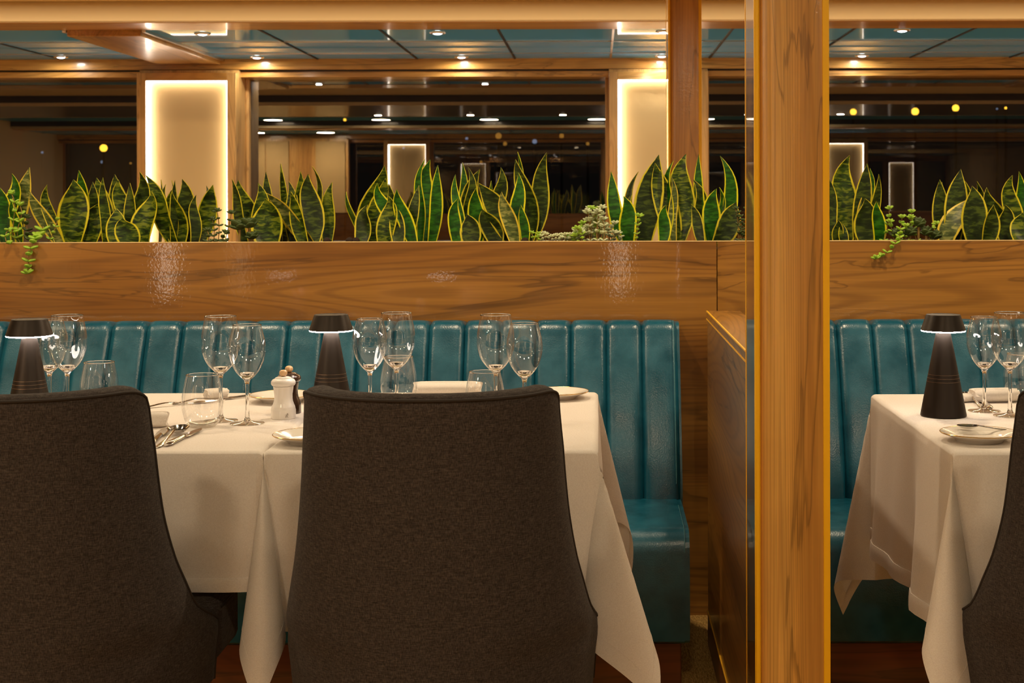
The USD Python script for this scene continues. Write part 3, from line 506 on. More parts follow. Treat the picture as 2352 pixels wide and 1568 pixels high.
# ------------------------------------------------------------------ banquettes
ZSEAT, ZBACK = .402, .868
def banquette(x0, x1, label, end_right=True):
    t = T('banquette', label, 'banquette', ((x0 + x1) / 2, 3.9, 0))
    p = [(4.0, ZSEAT - .03), (4.02, .5), (4.06, .62), (4.11, .75), (4.145, .825)]
    prof = list(map(tuple, spline(p, 16))); top = [(4.15 + .033 * (1 - math.cos(a)), ZBACK - .040 + .040 * math.sin(a)) for a in np.linspace(.25, math.pi / 2, 7)] + [(4.21, ZBACK), (4.262, ZBACK - .004), (4.262, ZSEAT)]
    P = np.array(prof + top); tg = np.gradient(P, axis=0); tg /= np.linalg.norm(tg, axis=1, keepdims=True); nr = np.stack([-tg[:, 1], tg[:, 0]], 1)
    wch = .1008; n = int(math.ceil((x1 - x0) / wch)); anchor = at(1475, 900, 4.1)[0]
    if end_right: bounds = [anchor - wch * k for k in range(n, -1, -1)]; bounds = [b for b in bounds if b > x0] + [x1]
    else: bounds = [x0 + wch * .55 + wch * k for k in range(n)]; bounds = [x0] + [b for b in bounds if b < x1] + [x1]
    for a, b in zip(bounds[:-1], bounds[1:]):
        u = np.linspace(-1, 1, 13); bul = .0075 * (1 - np.abs(u) ** 5) - .009 * (np.abs(u) > .99)
        fade = np.ones(len(P)); fade[-3:] = (.7, .3, 0)
        G = np.stack([np.stack([np.full(len(P), (a + b) / 2 + (b - a) / 2 * uu * .998), P[:, 0] + nr[:, 0] * bb * fade, P[:, 1] + nr[:, 1] * bb * fade], -1) for uu, bb in zip(u, bul)], 1)
        t.part('back_channel', grid(G), M['leather'], True, world=True)
    t.part('back_core', box(x0 + .004, x1 - .004, 4.17, 4.262, .1, ZBACK - .02, .005), M['leather'], world=True)
    for xe in ((x1,) if end_right else (x0,)):       # upholstered end cheek
        sgn = 1 if end_right else -1; pts = [(q[0] + .010, q[1]) for q in P[:-1]]
        from shapely.geometry import Polygon
        poly = Polygon(pts + [(4.262, ZSEAT - .03)]).buffer(0); m = trimesh.creation.extrude_polygon(poly, .012, engine='earcut')
        v = m.vertices.copy(); m.vertices = np.stack([xe - .006 + (v[:, 2]) * 1.0, v[:, 0], v[:, 1]], 1); m.fix_normals()
        t.part('end_panel', m, M['leather'], world=True)
        t.part('stitching', tube(np.array([(xe - sgn * .012, q[0] - .0165, q[1] + .006) for q in P[2:-3]]), .0011, 5), M['thread'], True, world=True)
    # seat: rounded front
    sp = [(4.02, ZSEAT - .004), (3.9, ZSEAT), (3.72, ZSEAT - .003)] + [(3.635 - .055 * math.sin(a) + .03, ZSEAT - .058 + .055 * math.cos(a)) for a in np.linspace(.1, math.pi / 2, 7)] + [(3.604, .27), (3.604, .18), (3.612, .125), (3.64, .112), (4.02, .112)]
    S = np.array(sp); X = np.linspace(x0 + .012, x1 - .012, 60)
    ins = np.zeros(len(X)); 
    G = np.stack([np.stack([np.full(len(S), x), S[:, 0], S[:, 1]], -1) for x in X], 0); sheet = grid(G[:, ::-1])
    caps = []
    from shapely.geometry import Polygon
    for xe, sg in ((x0, 0), (x1 - .014, 1)):
        poly = Polygon(S).buffer(-.006).buffer(.004); m = trimesh.creation.extrude_polygon(poly, .014, engine='earcut'); v = m.vertices.copy(); m.vertices = np.stack([xe + v[:, 2], v[:, 0], v[:, 1]], 1); m.fix_normals(); caps.append(m)
    t.part('seat', cat([sheet] + caps), M['leather'], 40, world=True)
    xe = x1 - .012 if end_right else x0 + .012
    t.part('stitching', tube(np.array([(xe, q[0] - .001, q[1] + .0008) for q in S[1:10]]), .0007, 5), M['thread'], True, world=True)
    t.part('plinth', box(x0 + .01, x1 - .02, 3.64, 4.25, 0, .113, .002), M['plinth'], world=True)
    return t
banquette(-3.2, .2267, 'teal channel-tufted leather banquette left of the wood half-wall')
banquette(.425, 3.2, 'teal channel-tufted leather banquette right of the near wood column', False)

# ------------------------------------------------------------------ half wall and columns
hw = T('half_wall', 'low walnut half-wall with gold edge lines between the two banquettes', 'partition', (.345, 3.47, 0))
PX0, PX1, PY0, PY1, PZ = .299, .391, 2.948, 4.0, .914
hw.part('side_panel', box(PX0 + .002, PX1 - .002, PY0, PY1, .093, PZ - .0215), M['walnut_deep'], world=True)
hw.part('cap', box(PX0, PX1, PY0, PY1 + .002, PZ - .0205, PZ, .0008), M['walnut_deep'], world=True)
for z in (PZ - .002, PZ - .023): hw.part('gold_edge', box(PX0 - .0014, PX0 + .0025, PY0, PY1 + .001, z - .0006, z + .0026), M['gold'], world=True)
hw.part('baseboard', box(PX0 + .001, PX1 - .001, PY0, PY1 + .001, 0, .0905, .001), M['plinth'], world=True)
hw.part('gold_edge', box(PX0 - .0012, PX0 + .003, PY0, PY1 + .001, .0908, .0932), M['gold'], world=True)
def column(x0, y0, label, wmat, top=ZTRAY):
    w, dp = .1430, .171
    t = T('column', label, 'column', (x0 + w / 2, y0 + dp / 2, 0))
    t.part('core', box(x0 + .004, x0 + w - .004, y0 + .012, y0 + dp - .003, 0, top), M['dark'], world=True)
    t.part('side_panel', box(x0 + .0005, x0 + .006, y0 + .012, y0 + dp - .004, 0, top), M['column_side'], world=True, label='mirror-glossy walnut side')
    t.part('side_panel', box(x0 + w - .006, x0 + w - .0005, y0 + .012, y0 + dp - .004, 0, top), M['column_side'], world=True)
    a, b = x0 + .0105, x0 + w - .0128
    xx = np.linspace(0, 1, 17); bow = .011 * (1 - (1 - np.minimum(1, xx / .22)) ** 2) * np.where(xx > .8, 1 - .25 * ((xx - .8) / .2) ** 2, 1)
    G = np.array([[(a + (b - a) * q, y0 + .011 - h_, z) for q, h_ in zip(xx, bow)] for z in np.linspace(0, top, 3)])
    t.part('front_panel', grid(G), M[wmat], True, world=True)
    t.part('gold_corner', box(x0, x0 + .0105, y0 + .001, y0 + .013, 0, top, .0025), M['gold_soft'], world=True)
    t.part('gold_corner', box(x0 + w - .0128, x0 + w, y0 + .001, y0 + .013, 0, top, .001), M['gold_soft'], world=True)
    t.part('gold_corner', box(x0 - .0006, x0 + .006, y0 + dp - .005, y0 + dp, 0, top, .0006), M['gold'], world=True)
column(.299, 2.775, 'near wood column with bright gold corner strips, full height of the picture', 'column')
column(.302, 6.2, 'far wood column with gold corner strips behind the planter', 'column_b')

# ------------------------------------------------------------------ tables and cloths
ZT = .755
def cloth(x0, x1, y0, y1, L, corners, wave, seed):
    """L: overhang left, right, front, back. corners: {(sx, sy): (A, B, angle)} fold cone of each corner. returns sheet, hem line points"""
    rr = .014; W, D = x1 - x0, y1 - y0; r_ = np.random.default_rng(seed); ph = r_.uniform(0, 6.28, 8)
    def axis(lo, n, hi):
        a = -lo * (1 - np.linspace(0, 1, 22)[:-1] ** 1.0) if lo > .001 else np.array([]); c = np.linspace(0, n, 24); b = n + hi * np.linspace(0, 1, 22)[1:] if hi > .001 else np.array([])
        ex = np.array([-.004, -.009, -.014, n + .004, n + .009, n + .014]); ex = ex[(ex > -lo) & (ex < n + hi)]
        return np.unique(np.round(np.concatenate([a, c, b, ex]), 6))
    A, B = axis(L[0], W, L[1]), axis(L[2], D, L[3]); P = np.zeros((len(A), len(B), 3))
    for i, a in enumerate(A):
        for j, b in enumerate(B):
            ox, sx = (-a, -1) if a < 0 else ((a - W, 1) if a > W else (0, 0)); oy, sy = (-b, -1) if b < 0 else ((b - D, 1) if b > D else (0, 0))
            x, y = x0 + min(max(a, 0), W), y0 + min(max(b, 0), D)
            if not ox and not oy: P[i, j] = (x, y, ZT); continue
            def down(s): return (rr * (s / (rr * 1.57)) ** 2 * .9 if s < rr * 1.57 else .9 * rr + s - rr * 1.57)
            def out(s): return rr * min(1.0, math.sin(min(1.57, s / rr)))
            if ox and oy:
                rho, th = math.hypot(ox, oy), math.atan2(ox, oy); Mv, Pv = corners.get((sx, sy), ((.12 * sx, .12 * sy), (.17 * sx, -.1 * sy))); phi = 4 * th
                v = np.array([*((1 - math.cos(phi)) * np.array(Mv) + (math.sin(phi) + .12 * math.sin(2 * phi)) * np.array(Pv)), -1.0]); v /= np.linalg.norm(v)
                h = down(rho); q = np.array([x, y, ZT]) + np.array([sx * math.sin(th), sy * math.cos(th), 0]) * out(rho) + v * h
            else:
                s = ox or oy; q = np.array([x, y, ZT - down(s)]); pos = b if ox else a; ln = D if ox else W; u = pos / ln
                g = (4 * u * (1 - u)) ** .6; o = out(s) + g * (s * .04 + wave * s * (math.sin(u * 11 + ph[0] + sx) + .6 * math.sin(u * 23 + ph[1] + sy)))
                q[0] += sx * o; q[1] += sy * o
            P[i, j] = q
    return P
def table(x0, x1, y0, y1, L, corners, wave, seed, label_t, label_c):
    c = ((x0 + x1) / 2, (y0 + y1) / 2, 0)
    t = T('dining_table', label_t, 'table', c)
    t.part('tabletop', box(x0 + .004, x1 - .004, y0 + .004, y1 - .004, ZT - .035, ZT - .002, .004), M['beam_x'], world=True)
    t.part('pedestal', shift(lathe([(0, .02), (.035, .02), (.035, ZT - .035), (0, ZT - .035)], 24), c), M['dark'], world=True)
    t.part('foot', box(c[0] - .2, c[0] + .2, c[1] - .22, c[1] + .22, 0, .02, .006), M['dark'], world=True)
    P = cloth(x0, x1, y0, y1, L, corners, wave, seed)
    k = T('tablecloth', label_c, 'tablecloth', (c[0], c[1], ZT))
    k.part('cloth', grid(P), M['cloth'], True, world=True)
    # hem: a folded band along every free edge, a little proud of the sheet
    hems = []
    n, m = P.shape[:2]
    def band(Q, near):     # Q: rows from edge inwards
        d = Q[1] - Q[0]; t_ = np.gradient(Q[0], axis=0); nr = np.cross(t_, Q[min(3, len(Q) - 1)] - Q[0]); nr /= np.linalg.norm(nr, axis=1, keepdims=True) + 1e-9
        if (nr * (Q[0] - np.array([c[0], c[1], .5])))[:, :2].sum() < 0: nr = -nr
        rows = [Q[0] + nr * .0018, Q[1] + nr * .0026, Q[2] + nr * .0024, Q[2] - nr * .0004]
        return grid(np.array(rows))
    if L[0] > .1: hems.append(band(P[:4], 0))
    if L[1] > .1: hems.append(band(P[::-1][:4], 0))
    if L[2] > .1: hems.append(band(np.swapaxes(P, 0, 1)[:4], 0))
    if L[3] > .1: hems.append(band(np.swapaxes(P, 0, 1)[::-1][:4], 0))
    for h in hems: k.part('hem', h, M['cloth'], True, world=True)
    return t
YT0, YT1 = 2.715, 3.52
table(-1.262, -.634, YT0, YT1, (.27, .03, .268, .25), {}, .012, 1, 'square dining table under the white cloth at the left picture edge', 'white linen tablecloth on the left table, front hem above the chair seat')
table(-.610, -.012, YT0, YT1, (.33, .34, .34, .32), {(-1, -1): ((.02, -.13), (-.13, 0)), (1, -1): ((.12, -.10), (.17, 0)), (1, 1): ((.10, .06), (.12, 0)), (-1, 1): ((-.02, .05), (-.08, 0))}, .02, 2, 'square dining table under the white cloth behind the middle chair', 'white linen tablecloth with corner folds behind the middle chair')
table(.663, 1.283, 2.69, 3.47, (.36, .30, .34, .455), {(-1, -1): ((-.05, -.12), (-.16, 0)), (-1, 1): ((-.02, .10), (-.16, .02))}, .05, 3, 'square dining table under the white cloth right of the near column', 'white linen tablecloth hanging in folds right of the near column')

# far dining zone beyond the planter
for k, x in enumerate((-3.2, -1.75, -.3, 1.15, 2.6)):
    t = T('dining_table', 'dining table hidden beyond the planter', 'table', (x, 7.9, 0), group='tables hidden beyond the planter')
    t.part('tabletop', box(x - .36, x + .36, 7.5, 8.4, ZT - .035, ZT - .002, .004), M['beam_x'], world=True); t.part('pedestal', shift(lathe([(0, 0), (.2, 0), (.05, .02), (.035, ZT - .035), (0, ZT - .035)], 20), (x, 7.95, 0)), M['dark'], world=True)
    k_ = T('tablecloth', 'white tablecloth hidden beyond the planter', 'tablecloth', (x, 7.95, ZT), group='tablecloths hidden beyond the planter')
    k_.part('cloth', grid(cloth(x - .37, x + .37, 7.49, 8.41, (.22, .22, .22, .22), {}, .01, 9)), M['cloth'], True, world=True)
# ------------------------------------------------------------------ chairs
def make_chair(label, loc, rz=0):
    t = T('dining_chair', label, 'chair', loc, rz)       # origin on the floor below the middle of the back; +y to the table
    ZTOP = .903
    zk = np.array([.34, .40, .436, .452, .474, .506, .552, .61, .70, .80, .903]); wk = np.array([.272, .277, .281, .280, .275, .266, .255, .242, .229, .221, .215])
    fk = np.array([.315, .32, .325, .325, .285, .235, .215, .195, .182, .182, .185])
    from scipy.interpolate import PchipInterpolator as PI_
    wf, ff = PI_(zk, wk), PI_(zk, fk); th = .042
    Z = np.concatenate([np.linspace(.34, .60, 22), np.linspace(.62, ZTOP, 20)]); ps = np.linspace(-math.pi / 2, math.pi / 2, 45)
    def surf(off):
        G = []
        for z in Z:
            w, f = float(wf(z)) - off, float(ff(z)); yb = (ZTOP - z) * .13 + off; e = .88
            row = []
            for p_ in ps:
                s, c = math.sin(p_), math.cos(p_)
                row.append((w * np.sign(s) * abs(s) ** e, yb + (f - off * .3) * (1 - abs(c)), z))
            G.append(row)
        return np.array(G)
    O, I = surf(0), surf(th)
    # round off the two upper corners: pull the top rows down near the side edges
    for G in (O, I):
        for i in range(len(Z)):
            for j, p_ in enumerate(ps):
                k = max(0, abs(p_) - 1.12) / .45
                lim = ZTOP - .036 * (1 - math.sqrt(max(0, 1 - min(1, k) ** 2)))
                if Z[i] > .80: G[i, j, 2] = .80 + (Z[i] - .80) / (ZTOP - .80) * (lim - .80)
    n, m = O.shape[:2]; v = np.vstack([O.reshape(-1, 3), I.reshape(-1, 3)]); f = []; o = n * m
    for i in range(n - 1):
        for j in range(m - 1):
            a, b, c, d = i * m + j, i * m + j + 1, (i + 1) * m + j + 1, (i + 1) * m + j
            f += [(a, b, c), (a, c, d), (o + a, o + c, o + b), (o + a, o + d, o + c)]
    # rounded rim between the outer and the inner skin, along left edge, top, right edge; flat bottom
    edge = [i * m for i in range(n)] + [(n - 1) * m + j for j in range(1, m)] + [i * m + m - 1 for i in range(n - 2, -1, -1)]
    outw = []
    for e in edge:
        i, j = divmod(e, m); d = np.zeros(3)
        if i == n - 1: d[2] += 1
        if j in (0, m - 1): d[1] += 1
        if j in (0, m - 1) and i > n - 6 and i < n - 1: d[2] += .4
        outw.append(d / np.linalg.norm(d))
    outw = np.array(outw); Oe, Ie = v[edge], v[[o + e for e in edge]]; rows = [edge]; 
    for q in (.15, .38, .62, .85):
        pts = Oe * (1 - q) + Ie * q + outw * (.009 * math.sin(math.pi * q) ** .6); rows.append(list(range(len(v), len(v) + len(pts)))); v = np.vstack([v, pts])
    rows.append([o + e for e in edge])
    for r0, r1 in zip(rows[:-1], rows[1:]):
        for k in range(len(edge) - 1): f += [(r0[k], r1[k], r1[k + 1]), (r0[k], r1[k + 1], r0[k + 1])]
    for j in range(m - 1): f += [(j, o + j, o + j + 1), (j, o + j + 1, j + 1)]
    bk = trimesh.Trimesh(v, f, process=False); bk.fix_normals()
    t.part('backrest', bk, M['fabric'], 50)
    t.part('piping', tube(np.array([v[e] + np.array([0, -.0006, 0]) for e in edge]), .0026, 6), M['piping'], True, label='dark piping along the back edge')
    st = rbox(-.19, .19, .16, .42, .375, .484, .03); st2 = rbox(-.284, .284, .372, .545, .365, .488, .032)
    t.part('seat', cat([st, st2]), M['fabric'], 40)
    t.part('seat_piping', tube(np.array([(-.281, .40, .468), (-.281, .50, .468), (-.25, .543, .468), (.25, .543, .468), (.281, .50, .468), (.281, .40, .468)]), .0026, 6), M['piping'], True)
    for sx in (-1, 1):
        for y, dy in ((.12, -.04), (.50, .01)):
            a, b = np.array([sx * .215, y, .37]), np.array([sx * .225, y + dy, 0.0]); t.part('leg', tube(np.linspace(a, b, 4), [.022, .019, .016, .013], 12), M['leg'])
    return t
ch = make_chair('charcoal fabric dining chair in the middle, seen from behind, whole back in view', (-.2815, 2.30, 0))
ch.copy('charcoal fabric dining chair cut off by the left picture edge', (-.980, 2.30, 0))
ch.copy('charcoal fabric dining chair cut off by the right picture edge', (.930, 2.30, 0))

# ------------------------------------------------------------------ table lamps
def lamp(label, loc):
    t = T('table_lamp', label, 'lamp', loc)
    t.part('base', lathe([(0, 0), (.0475, 0), (.0487, .002), (.0485, .004), (.0155, .178), (.0155, .186), (0, .186)], 56), M['lamp_metal'], 30)
    for z in (.0895, .082, .0745):
        r = .0485 - (.0485 - .0155) * (z - .004) / .174; t.part('groove', lathe([(r - .0004, z - .0006), (r + .0004, z - .0004), (r + .0003, z + .0005), (r - .0004, z + .0006)], 56, True), M['groove'], 30)
    t.part('shade', lathe([(0, .186), (.040, .186), (.0468, .1838), (.0471, .1848), (.0366, .2155), (.0355, .2172), (.0335, .2172), (.0330, .2166), (0, .2166)], 56), M['lamp_metal'], 30)
    t.part('light_ring', lathe([(.0180, .1832), (.0464, .1808), (.0472, .1822), (.0469, .1838), (.040, .1858), (.0180, .1858)], 56, True), M['lamp_white'], 30, label='glowing white ring under the shade')
    return t
def ground(px, d, py=960):
    p = at(px, py, d); return (p[0], p[1], ZT)
lamp0 = lamp('black cone table lamp with glowing ring, in the middle beyond the middle chair', ground(761, 3.165))
lamp0.copy('black cone table lamp with glowing ring at the left picture edge', ground(68, 3.06))
lamp0.copy('black cone table lamp with glowing ring, standing whole on the right table', ground(2167, 3.124))

# ------------------------------------------------------------------ glasses
def bowl_prof(pts, th, z0):
    """closed thin shell: outside up, inside down"""
    o = spline(pts, 26); t_ = np.gradient(o, axis=0); t_ /= np.linalg.norm(t_, axis=1, keepdims=True); nr = np.stack([-t_[:, 1], t_[:, 0]], 1)
    return [tuple(q) for q in o]
def wine_glass(label, loc, H, rb, rr, zb, name='wine_glass'):
    t = T(name, label, 'wine glass', loc)
    foot_r = .0355
    pts = [(.0045, zb), (.012, zb + .006), (rb * .70, zb + .024), (rb * .96, zb + .050), (rb, zb + (H - zb) * .5), (rb * .93, zb + (H - zb) * .76), (rr, H)]
    t.part('bowl', lathe(bowl_prof(pts, .0010, zb), 56), M['glass_thin'], 40)
    t.part('bowl_base', lathe([(.0128, zb + .0066), (rb * .42, zb + .0135), (rb * .38, zb + .0165), (.009, zb + .0122), (0, zb + .0115)], 40), M['glass'], 60)
    t.part('rim', lathe([(rr - .0009, H - .0006), (rr + .0005, H - .0006), (rr + .0006, H + .0004), (rr - .0002, H + .0010), (rr - .0010, H + .0004)], 56, True), M['glass'], 60)
    t.part('stem', lathe([(0, .006), (.0075, .0065), (.0048, .013), (.0038, .03), (.0036, zb * .6), (.0042, zb - .008), (.0062, zb + .001), (.0128, zb + .0065), (.0085, zb + .0062), (0, zb + .0035)], 24), M['glass'], 60)
    t.part('foot', lathe([(0, 0), (foot_r - .001, 0), (foot_r, .0012), (foot_r - .001, .0022), (.018, .0042), (.008, .0068), (0, .0072)], 48), M['glass_base'], 60)
    return t
def tumbler(label, loc):
    t = T('tumbler', label, 'glass tumbler', loc); H = .107
    pts = [(.024, .0015), (.030, .006), (.0385, .024), (.0418, .042), (.0405, .066), (.0362, .09), (.0325, H)]
    o = spline(pts, 22)
    t.part('wall', lathe(bowl_prof(pts, .0012, 0), 56, False), M['glass_thin'], 40)
    t.part('base', lathe([(0, .0012), (.023, 0), (.0268, .0012), (.0318, .0078), (.0285, .0095), (.015, .0062), (0, .0058)], 48), M['glass_base'], 40)
    t.part('rim', lathe([(.0316, H - .0006), (.0331, H - .0006), (.0332, H + .0005), (.0323, H + .001), (.0315, H + .0005)], 56, True), M['glass'], 60)
    return t
BIG, SML = dict(H=.2205, rb=.0405, rr=.0325, zb=.098), dict(H=.2055, rb=.0382, rr=.0288, zb=.090)
g0 = wine_glass('tall wine glass behind the tumbler, between the left and middle chairs', ground(507, 3.075), **BIG, name='tall_wine_glass')
g0.cat = 'wine glass'
g0.copy('tall wine glass just right of the left lamp, in front of its pair', ground(155, 3.11))
g0.copy('tall wine glass overlapping a shorter one, next right of the middle lamp', ground(911, 3.156))
g0.copy('tall wine glass second from the right above the middle chair', ground(1139, 3.096))
g0.copy('tall wine glass at the right picture edge', ground(2320, 3.12))
s0 = wine_glass('short wine glass right of its taller pair, left of the white salt mill', ground(568, 3.037), **SML)
s0.copy('short wine glass half hidden behind the left lamp', ground(114, 3.178))
s0.copy('short wine glass nearest the middle lamp', ground(850, 3.178))
s0.copy('short wine glass rightmost above the middle chair', ground(1205, 3.055))
s0.copy('short wine glass nearest the right lamp', ground(2261, 3.19))
u0 = tumbler('stemless tumbler standing whole between the left and middle chairs', ground(465, 2.996))
u0.copy('stemless tumbler above the left chair back', ground(228, 3.233))
u0.copy('stemless tumbler behind the tall wine glass right of the middle lamp', ground(916, 3.33))
u0.copy('stemless tumbler above the middle chair, left of the two rightmost wine glasses', ground(1114, 3.036))
u0.copy('stemless tumbler at the right picture edge behind the tall wine glass', ground(2347, 3.36))

# ------------------------------------------------------------------ plates
def plate(label, loc):
    t = T('plate', label, 'plate', loc)
    t.part('body', lathe([(0, .0015), (.040, .0015), (.041, 0), (.044, 0), (.045, .002), (.052, .0075), (.0735, .0150), (.0750, .0166), (.0742, .0178), (.052, .0112), (.046, .0076), (.040, .0062), (0, .0058)], 64), M['porcelain'], 40)
    t.part('gilt_line', lathe([(.0738, .0177), (.0752, .0168), (.0754, .0174), (.0746, .0183)], 64, True), M['gilt'], 40)
    return t
p0 = plate('white gold-rimmed side plate with a teaspoon on the right table', (*ground(2250, 2.80)[:2], ZT))
p0.copy('white gold-rimmed side plate right of the middle chair top', ground(1279, 3.415))
p0.copy('white gold-rimmed side plate behind the salt and pepper mills', ground(648, 3.37))
p0.copy('white gold-rimmed side plate half hidden behind the left edge of the middle chair', ground(717, 2.80))

# ------------------------------------------------------------------ mills
def mill(name, label, loc, body, emblem):
    t = T(name, label, 'mill', loc)
    t.part('body', lathe([(0, 0), (.0255, 0), (.0263, .001), (.0263, .0185), (.0256, .0198), (.0250, .0235), (.0244, .026), (.0225, .030), (.0200, .037), (.0190, .0435), (.0192, .052), (.0204, .060), (.0213, .066), (.0214, .0685), (0, .0685)], 48), M[body], 40)
    t.part('head', lathe([(0, .0686), (.0205, .0686), (.0240, .0702), (.0262, .0740), (.0258, .0785), (.0230, .0825), (.0190, .0845), (.0175, .0850), (.0168, .0868), (.0120, .0885), (0, .0890)], 48), M[body], 40)
    t.part('knob', shift(lathe([(0, -.0075), (.0050, -.0068), (.0082, -.003), (.0087, .001), (.0076, .0045), (.0045, .0066), (0, .0072)], 28), (0, 0, .0962)), M['knob'], 50, label='light wooden knob')
    if emblem:      # small rearing-animal mark stamped on the foot
        from shapely.geometry import Polygon, LineString
        from shapely.ops import unary_union
        g = unary_union([LineString([(-.6, -1), (-.25, -.3), (.0, .2), (.15, .6)]).buffer(.2), Polygon([(-.1, .5), (.35, 1.0), (.6, .6), (.2, .3)]), LineString([(.1, .3), (.75, .35)]).buffer(.1), LineString([(.05, .0), (.7, -.1)]).buffer(.1),
                         LineString([(-.25, -.3), (.3, -.5), (.25, -1), (.5, -1)]).buffer(.12), LineString([(-.5, -.6), (-.8, -.1), (-.7, .4)]).buffer(.07), LineString([(-.8, -1.05), (.8, -1.05)]).buffer(.06)])
        m = trimesh.creation.extrude_polygon(g if g.geom_type == 'Polygon' else g.geoms[0], .0006 / .0042, engine='earcut'); m.apply_scale(.0042); v = m.vertices
        a = math.radians(-62) + v[:, 0] / .0263; r = .0262 + v[:, 2]; m.vertices = np.stack([r * np.cos(a), r * np.sin(a), .0098 + v[:, 1]], 1)
        t.part('emblem', m, M['emblem'], False, label='small grey animal emblem')
    return t
mill('salt_mill', 'white salt mill with wooden knob left of the middle chair', ground(651, 3.115), 'salt', True)
mill('pepper_mill', 'dark brown pepper mill with wooden knob behind the white salt mill', ground(664, 3.19), 'pepper', False)

# ------------------------------------------------------------------ cutlery: built along +y, handle end at the origin
def handle(n=14, L0=0.0, L1=.10, w0=.0075, w1=.003):
    s = np.linspace(0, 1, n); w = w0 + (w1 - w0) * np.clip(s * 1.25, 0, 1) ** .7; w[0] = w0 * .55; w[1] = w0 * .92; return s, L0 + (L1 - L0) * s, w
def flat_sweep(y, w, h, z):
    """rounded flat bar: half width w, half height h at each y, centre height z"""
    a = np.arange(10) * 2 * np.pi / 10; V = np.stack([np.stack([w[i] * np.cos(a), np.full(10, y[i]), z[i] + h[i] * np.sin(a)], -1) for i in range(len(y))]); v = V.reshape(-1, 3); f = []
    for i in range(len(y) - 1):
        for j in range(10): l = (j + 1) % 10; f += [(i * 10 + j, (i + 1) * 10 + l, i * 10 + l), (i * 10 + j, (i + 1) * 10 + j, (i + 1) * 10 + l)]
    f += [(0, j, j + 1) for j in range(1, 9)]; o = (len(y) - 1) * 10; f += [(o, o + j + 1, o + j) for j in range(1, 9)]
    return trimesh.Trimesh(v, f, process=False)
def fork(label, loc, rz, s=1.0):
    t = T('fork', label, 'fork', loc, rz)
    s_, y, w = handle(L1=.125 * s); t.part('handle', flat_sweep(y, w * s, np.full(14, .0014), .0022 + .010 * np.sin(s_ * math.pi) ** 2 * .6), M['steel'], 50)
    yy = np.array([.122, .130, .140, .150]) * s; t.part('neck', flat_sweep(yy, np.array([.003, .007, .0115, .012]) * s, np.full(4, .0012), np.array([.0024, .0035, .004, .0035])), M['steel'], 50)
    for k in range(4):
        x = (-.0093 + .0062 * k) * s; q = np.linspace(0, 1, 6); m = flat_sweep(.148 * s + q * .048 * s, (.0022 - .0011 * q) * s, np.full(6, .0011), .0035 - .0014 * q + .003 * q ** 2); t.part('tine', shift(m, (x, 0, 0)), M['steel'], 50)
    return t
def spoon(label, loc, rz, s=1.0):
    t = T('spoon', label, 'spoon', loc, rz)
    s_, y, w = handle(L1=.13 * s); t.part('handle', flat_sweep(y, w * s, np.full(14, .0014), .002 + .012 * s_ ** 2 * s), M['steel'], 50)
    u, a = np.linspace(0, 1, 9), np.linspace(0, 2 * np.pi, 33)
    def sh(dz): return np.array([[((.021 * s * q) * math.cos(b) * (1 - .12 * math.sin(b)), .163 * s + .034 * s * q * math.sin(b), .0035 + .0115 * s * q ** 2.2 + dz) for b in a] for q in u])
    t.part('bowl', cat([grid(sh(0)), grid(sh(-.0012)[:, ::-1])]), M['steel'], True)
    return t
def knife(label, loc, rz, s=1.0):
    t = T('knife', label, 'knife', loc, rz)
    q = np.linspace(0, 1, 12); t.part('handle', flat_sweep(q * .095 * s, np.array([.004, .0075, .0085, .0085, .008, .0076, .0074, .0072, .0070, .0068, .0066, .006]) * s, np.full(12, .0042) * np.clip(.5 + q * 4, 0, 1), np.full(12, .0045)), M['steel'], 50)
    q = np.linspace(0, 1, 12); t.part('blade', flat_sweep((.094 + q * .11) * s, np.array([.0055, .0085, .0095, .0098, .0098, .0098, .0096, .0092, .0084, .007, .0045, .001]) * s, np.full(12, .0009), np.full(12, .0042)), M['steel'], 50)
    return t
def from_to(a, b):
    d = np.array(b)[:2] - np.array(a)[:2]; return math.atan2(-d[0], d[1])
def lay(make, label, p, q, s=None, lift=0.0, copy=None):
    a, b = on_z(*p, ZT + .004), on_z(*q, ZT + .004); loc = (a[0], a[1], ZT + .0004 + lift)
    return copy.copy(label, loc, from_to(a, b)) if copy else make(label, loc, from_to(a, b), s or 1.0)
k0 = lay(knife, 'shiny table knife lying rightmost beside the left chair', (381, 1022), (457, 986))
s0_ = lay(spoon, 'shiny soup spoon lying between knives beside the left chair', (359, 1025), (425, 984))
lay(knife, '', (330, 1020), (402, 986), copy=None) if False else k0.copy('table knife under the soup spoon, mostly hidden by the left chair', tuple(on_z(346, 1017, ZT + .004)[:2]) + (ZT + .0004,), .12)
f0 = lay(fork, 'fork lying behind the tumbler with its tines towards the salt mill', (322, 935), (541, 915))
f0.copy('second fork behind the tumbler, farther from the viewer', tuple(on_z(395, 926, ZT + .004)[:2]) + (ZT + .0004,), from_to(on_z(330, 930, ZT), on_z(541, 909, ZT)))
f0.copy('fork with its tines showing right of the left chair back, on the napkin', tuple(on_z(230, 1000, ZT + .004)[:2]) + (ZT + .002,), from_to(on_z(250, 1003, ZT), on_z(383, 968, ZT)))
lay(spoon, 'soup spoon behind the right lamp, its bowl towards the banquette', (2262, 938), (2212, 906))
k0.copy('table knife behind the right lamp beside the soup spoon', tuple(on_z(2275, 938, ZT + .004)[:2]) + (ZT + .0004,), from_to(on_z(2275, 938, ZT), on_z(2240, 905, ZT)))
a, b = on_z(2340, 992, ZT + .012), on_z(2268, 990, ZT + .012)
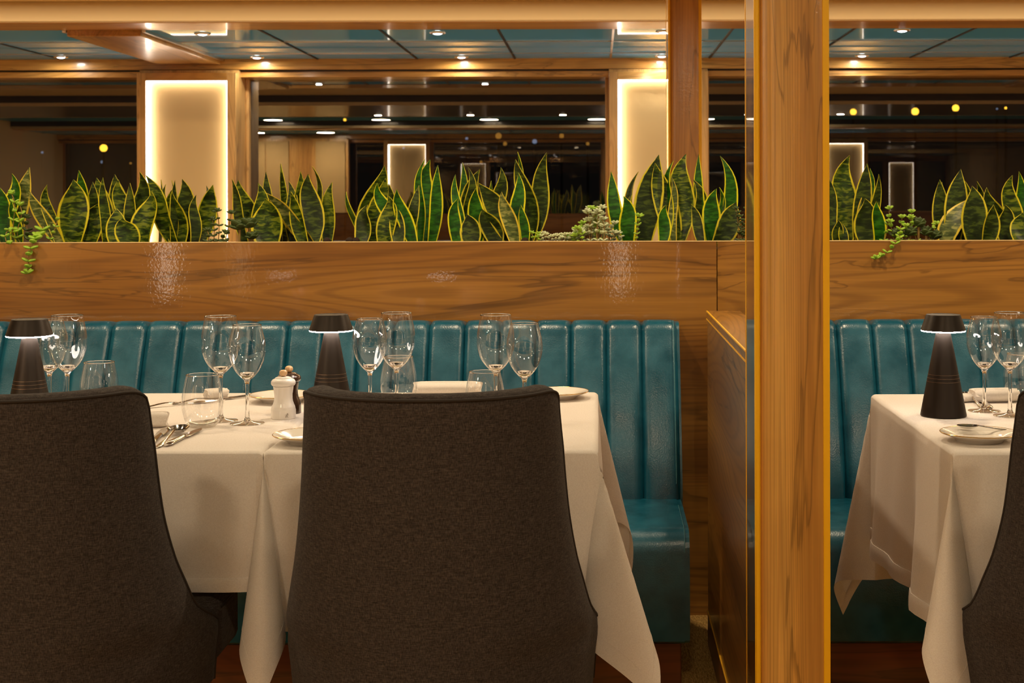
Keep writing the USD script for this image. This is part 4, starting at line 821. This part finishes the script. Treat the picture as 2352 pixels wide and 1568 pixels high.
ts = spoon('teaspoon lying on the side plate of the right table', (a[0] + .005, a[1], ZT + .0125), from_to(a, b), .62)
ts.prim.SetCustomDataByKey('category', 'spoon')

# ------------------------------------------------------------------ napkins: rolled and folded linen
def napkin(label, loc, rz, w, d, h, seed):
    """folded linen roll: layered spiral cross-section along x"""
    t = T('napkin', label, 'napkin', loc, rz); r_ = np.random.default_rng(seed)
    a = np.linspace(0, 2 * np.pi, 41); X = np.linspace(-w / 2, w / 2, 12)
    G = []
    for x in X:
        q = abs(x / (w / 2)) ** 8; k = 1 - .22 * q + .02 * math.sin(x * 90 + seed)
        G.append([(x + .002 * math.sin(3 * b), d / 2 * k * np.sign(math.cos(b)) * abs(math.cos(b)) ** .7, h / 2 + h / 2 * (1 - .12 * q) * np.sign(math.sin(b)) * abs(math.sin(b)) ** .75) for b in a])
    G = np.array(G); caps = []
    for i in (0, -1):
        c = G[i].mean(0); caps.append(grid(np.array([G[i], G[i] * .5 + c * .5 + (.004 if i == 0 else -.004, 0, 0), np.repeat(c[None], len(a), 0)])[::(1 if i else -1)]))
    t.part('roll', cat([grid(G[:, ::-1])] + caps), M['cloth'], 50)
    t.part('flap', shift(grid(np.array([[(x, -d / 2 * (.9 - .2 * s) - .002 + .01 * s, h * .5 + h * .52 * s) for x in X * .96] for s in np.linspace(0, 1, 5)])), (0, 0, 0)), M['cloth'], True)
    return t
def nap(label, px, py, w, d, h, rz, seed):
    q = on_z(px, py, ZT); napkin(label, (q[0], q[1] + d / 2, ZT + .0005), rz, w, d, h, seed)
nap('rolled white napkin behind the wine glasses of the right table', 2290, 926, .105, .06, .030, .1, 1)
nap('folded white napkin above the middle chair, left of a tumbler', 1025, 910, .16, .07, .030, 0, 2)
nap('rolled white napkin behind the tumbler near the forks', 490, 917, .05, .05, .022, .5, 3)
nap('rolled white napkin at the right edge of the left chair back', 328, 985, .085, .045, .032, .2, 4)
nap('small white napkin end behind the right lamp', 2222, 925, .04, .04, .018, .4, 5)
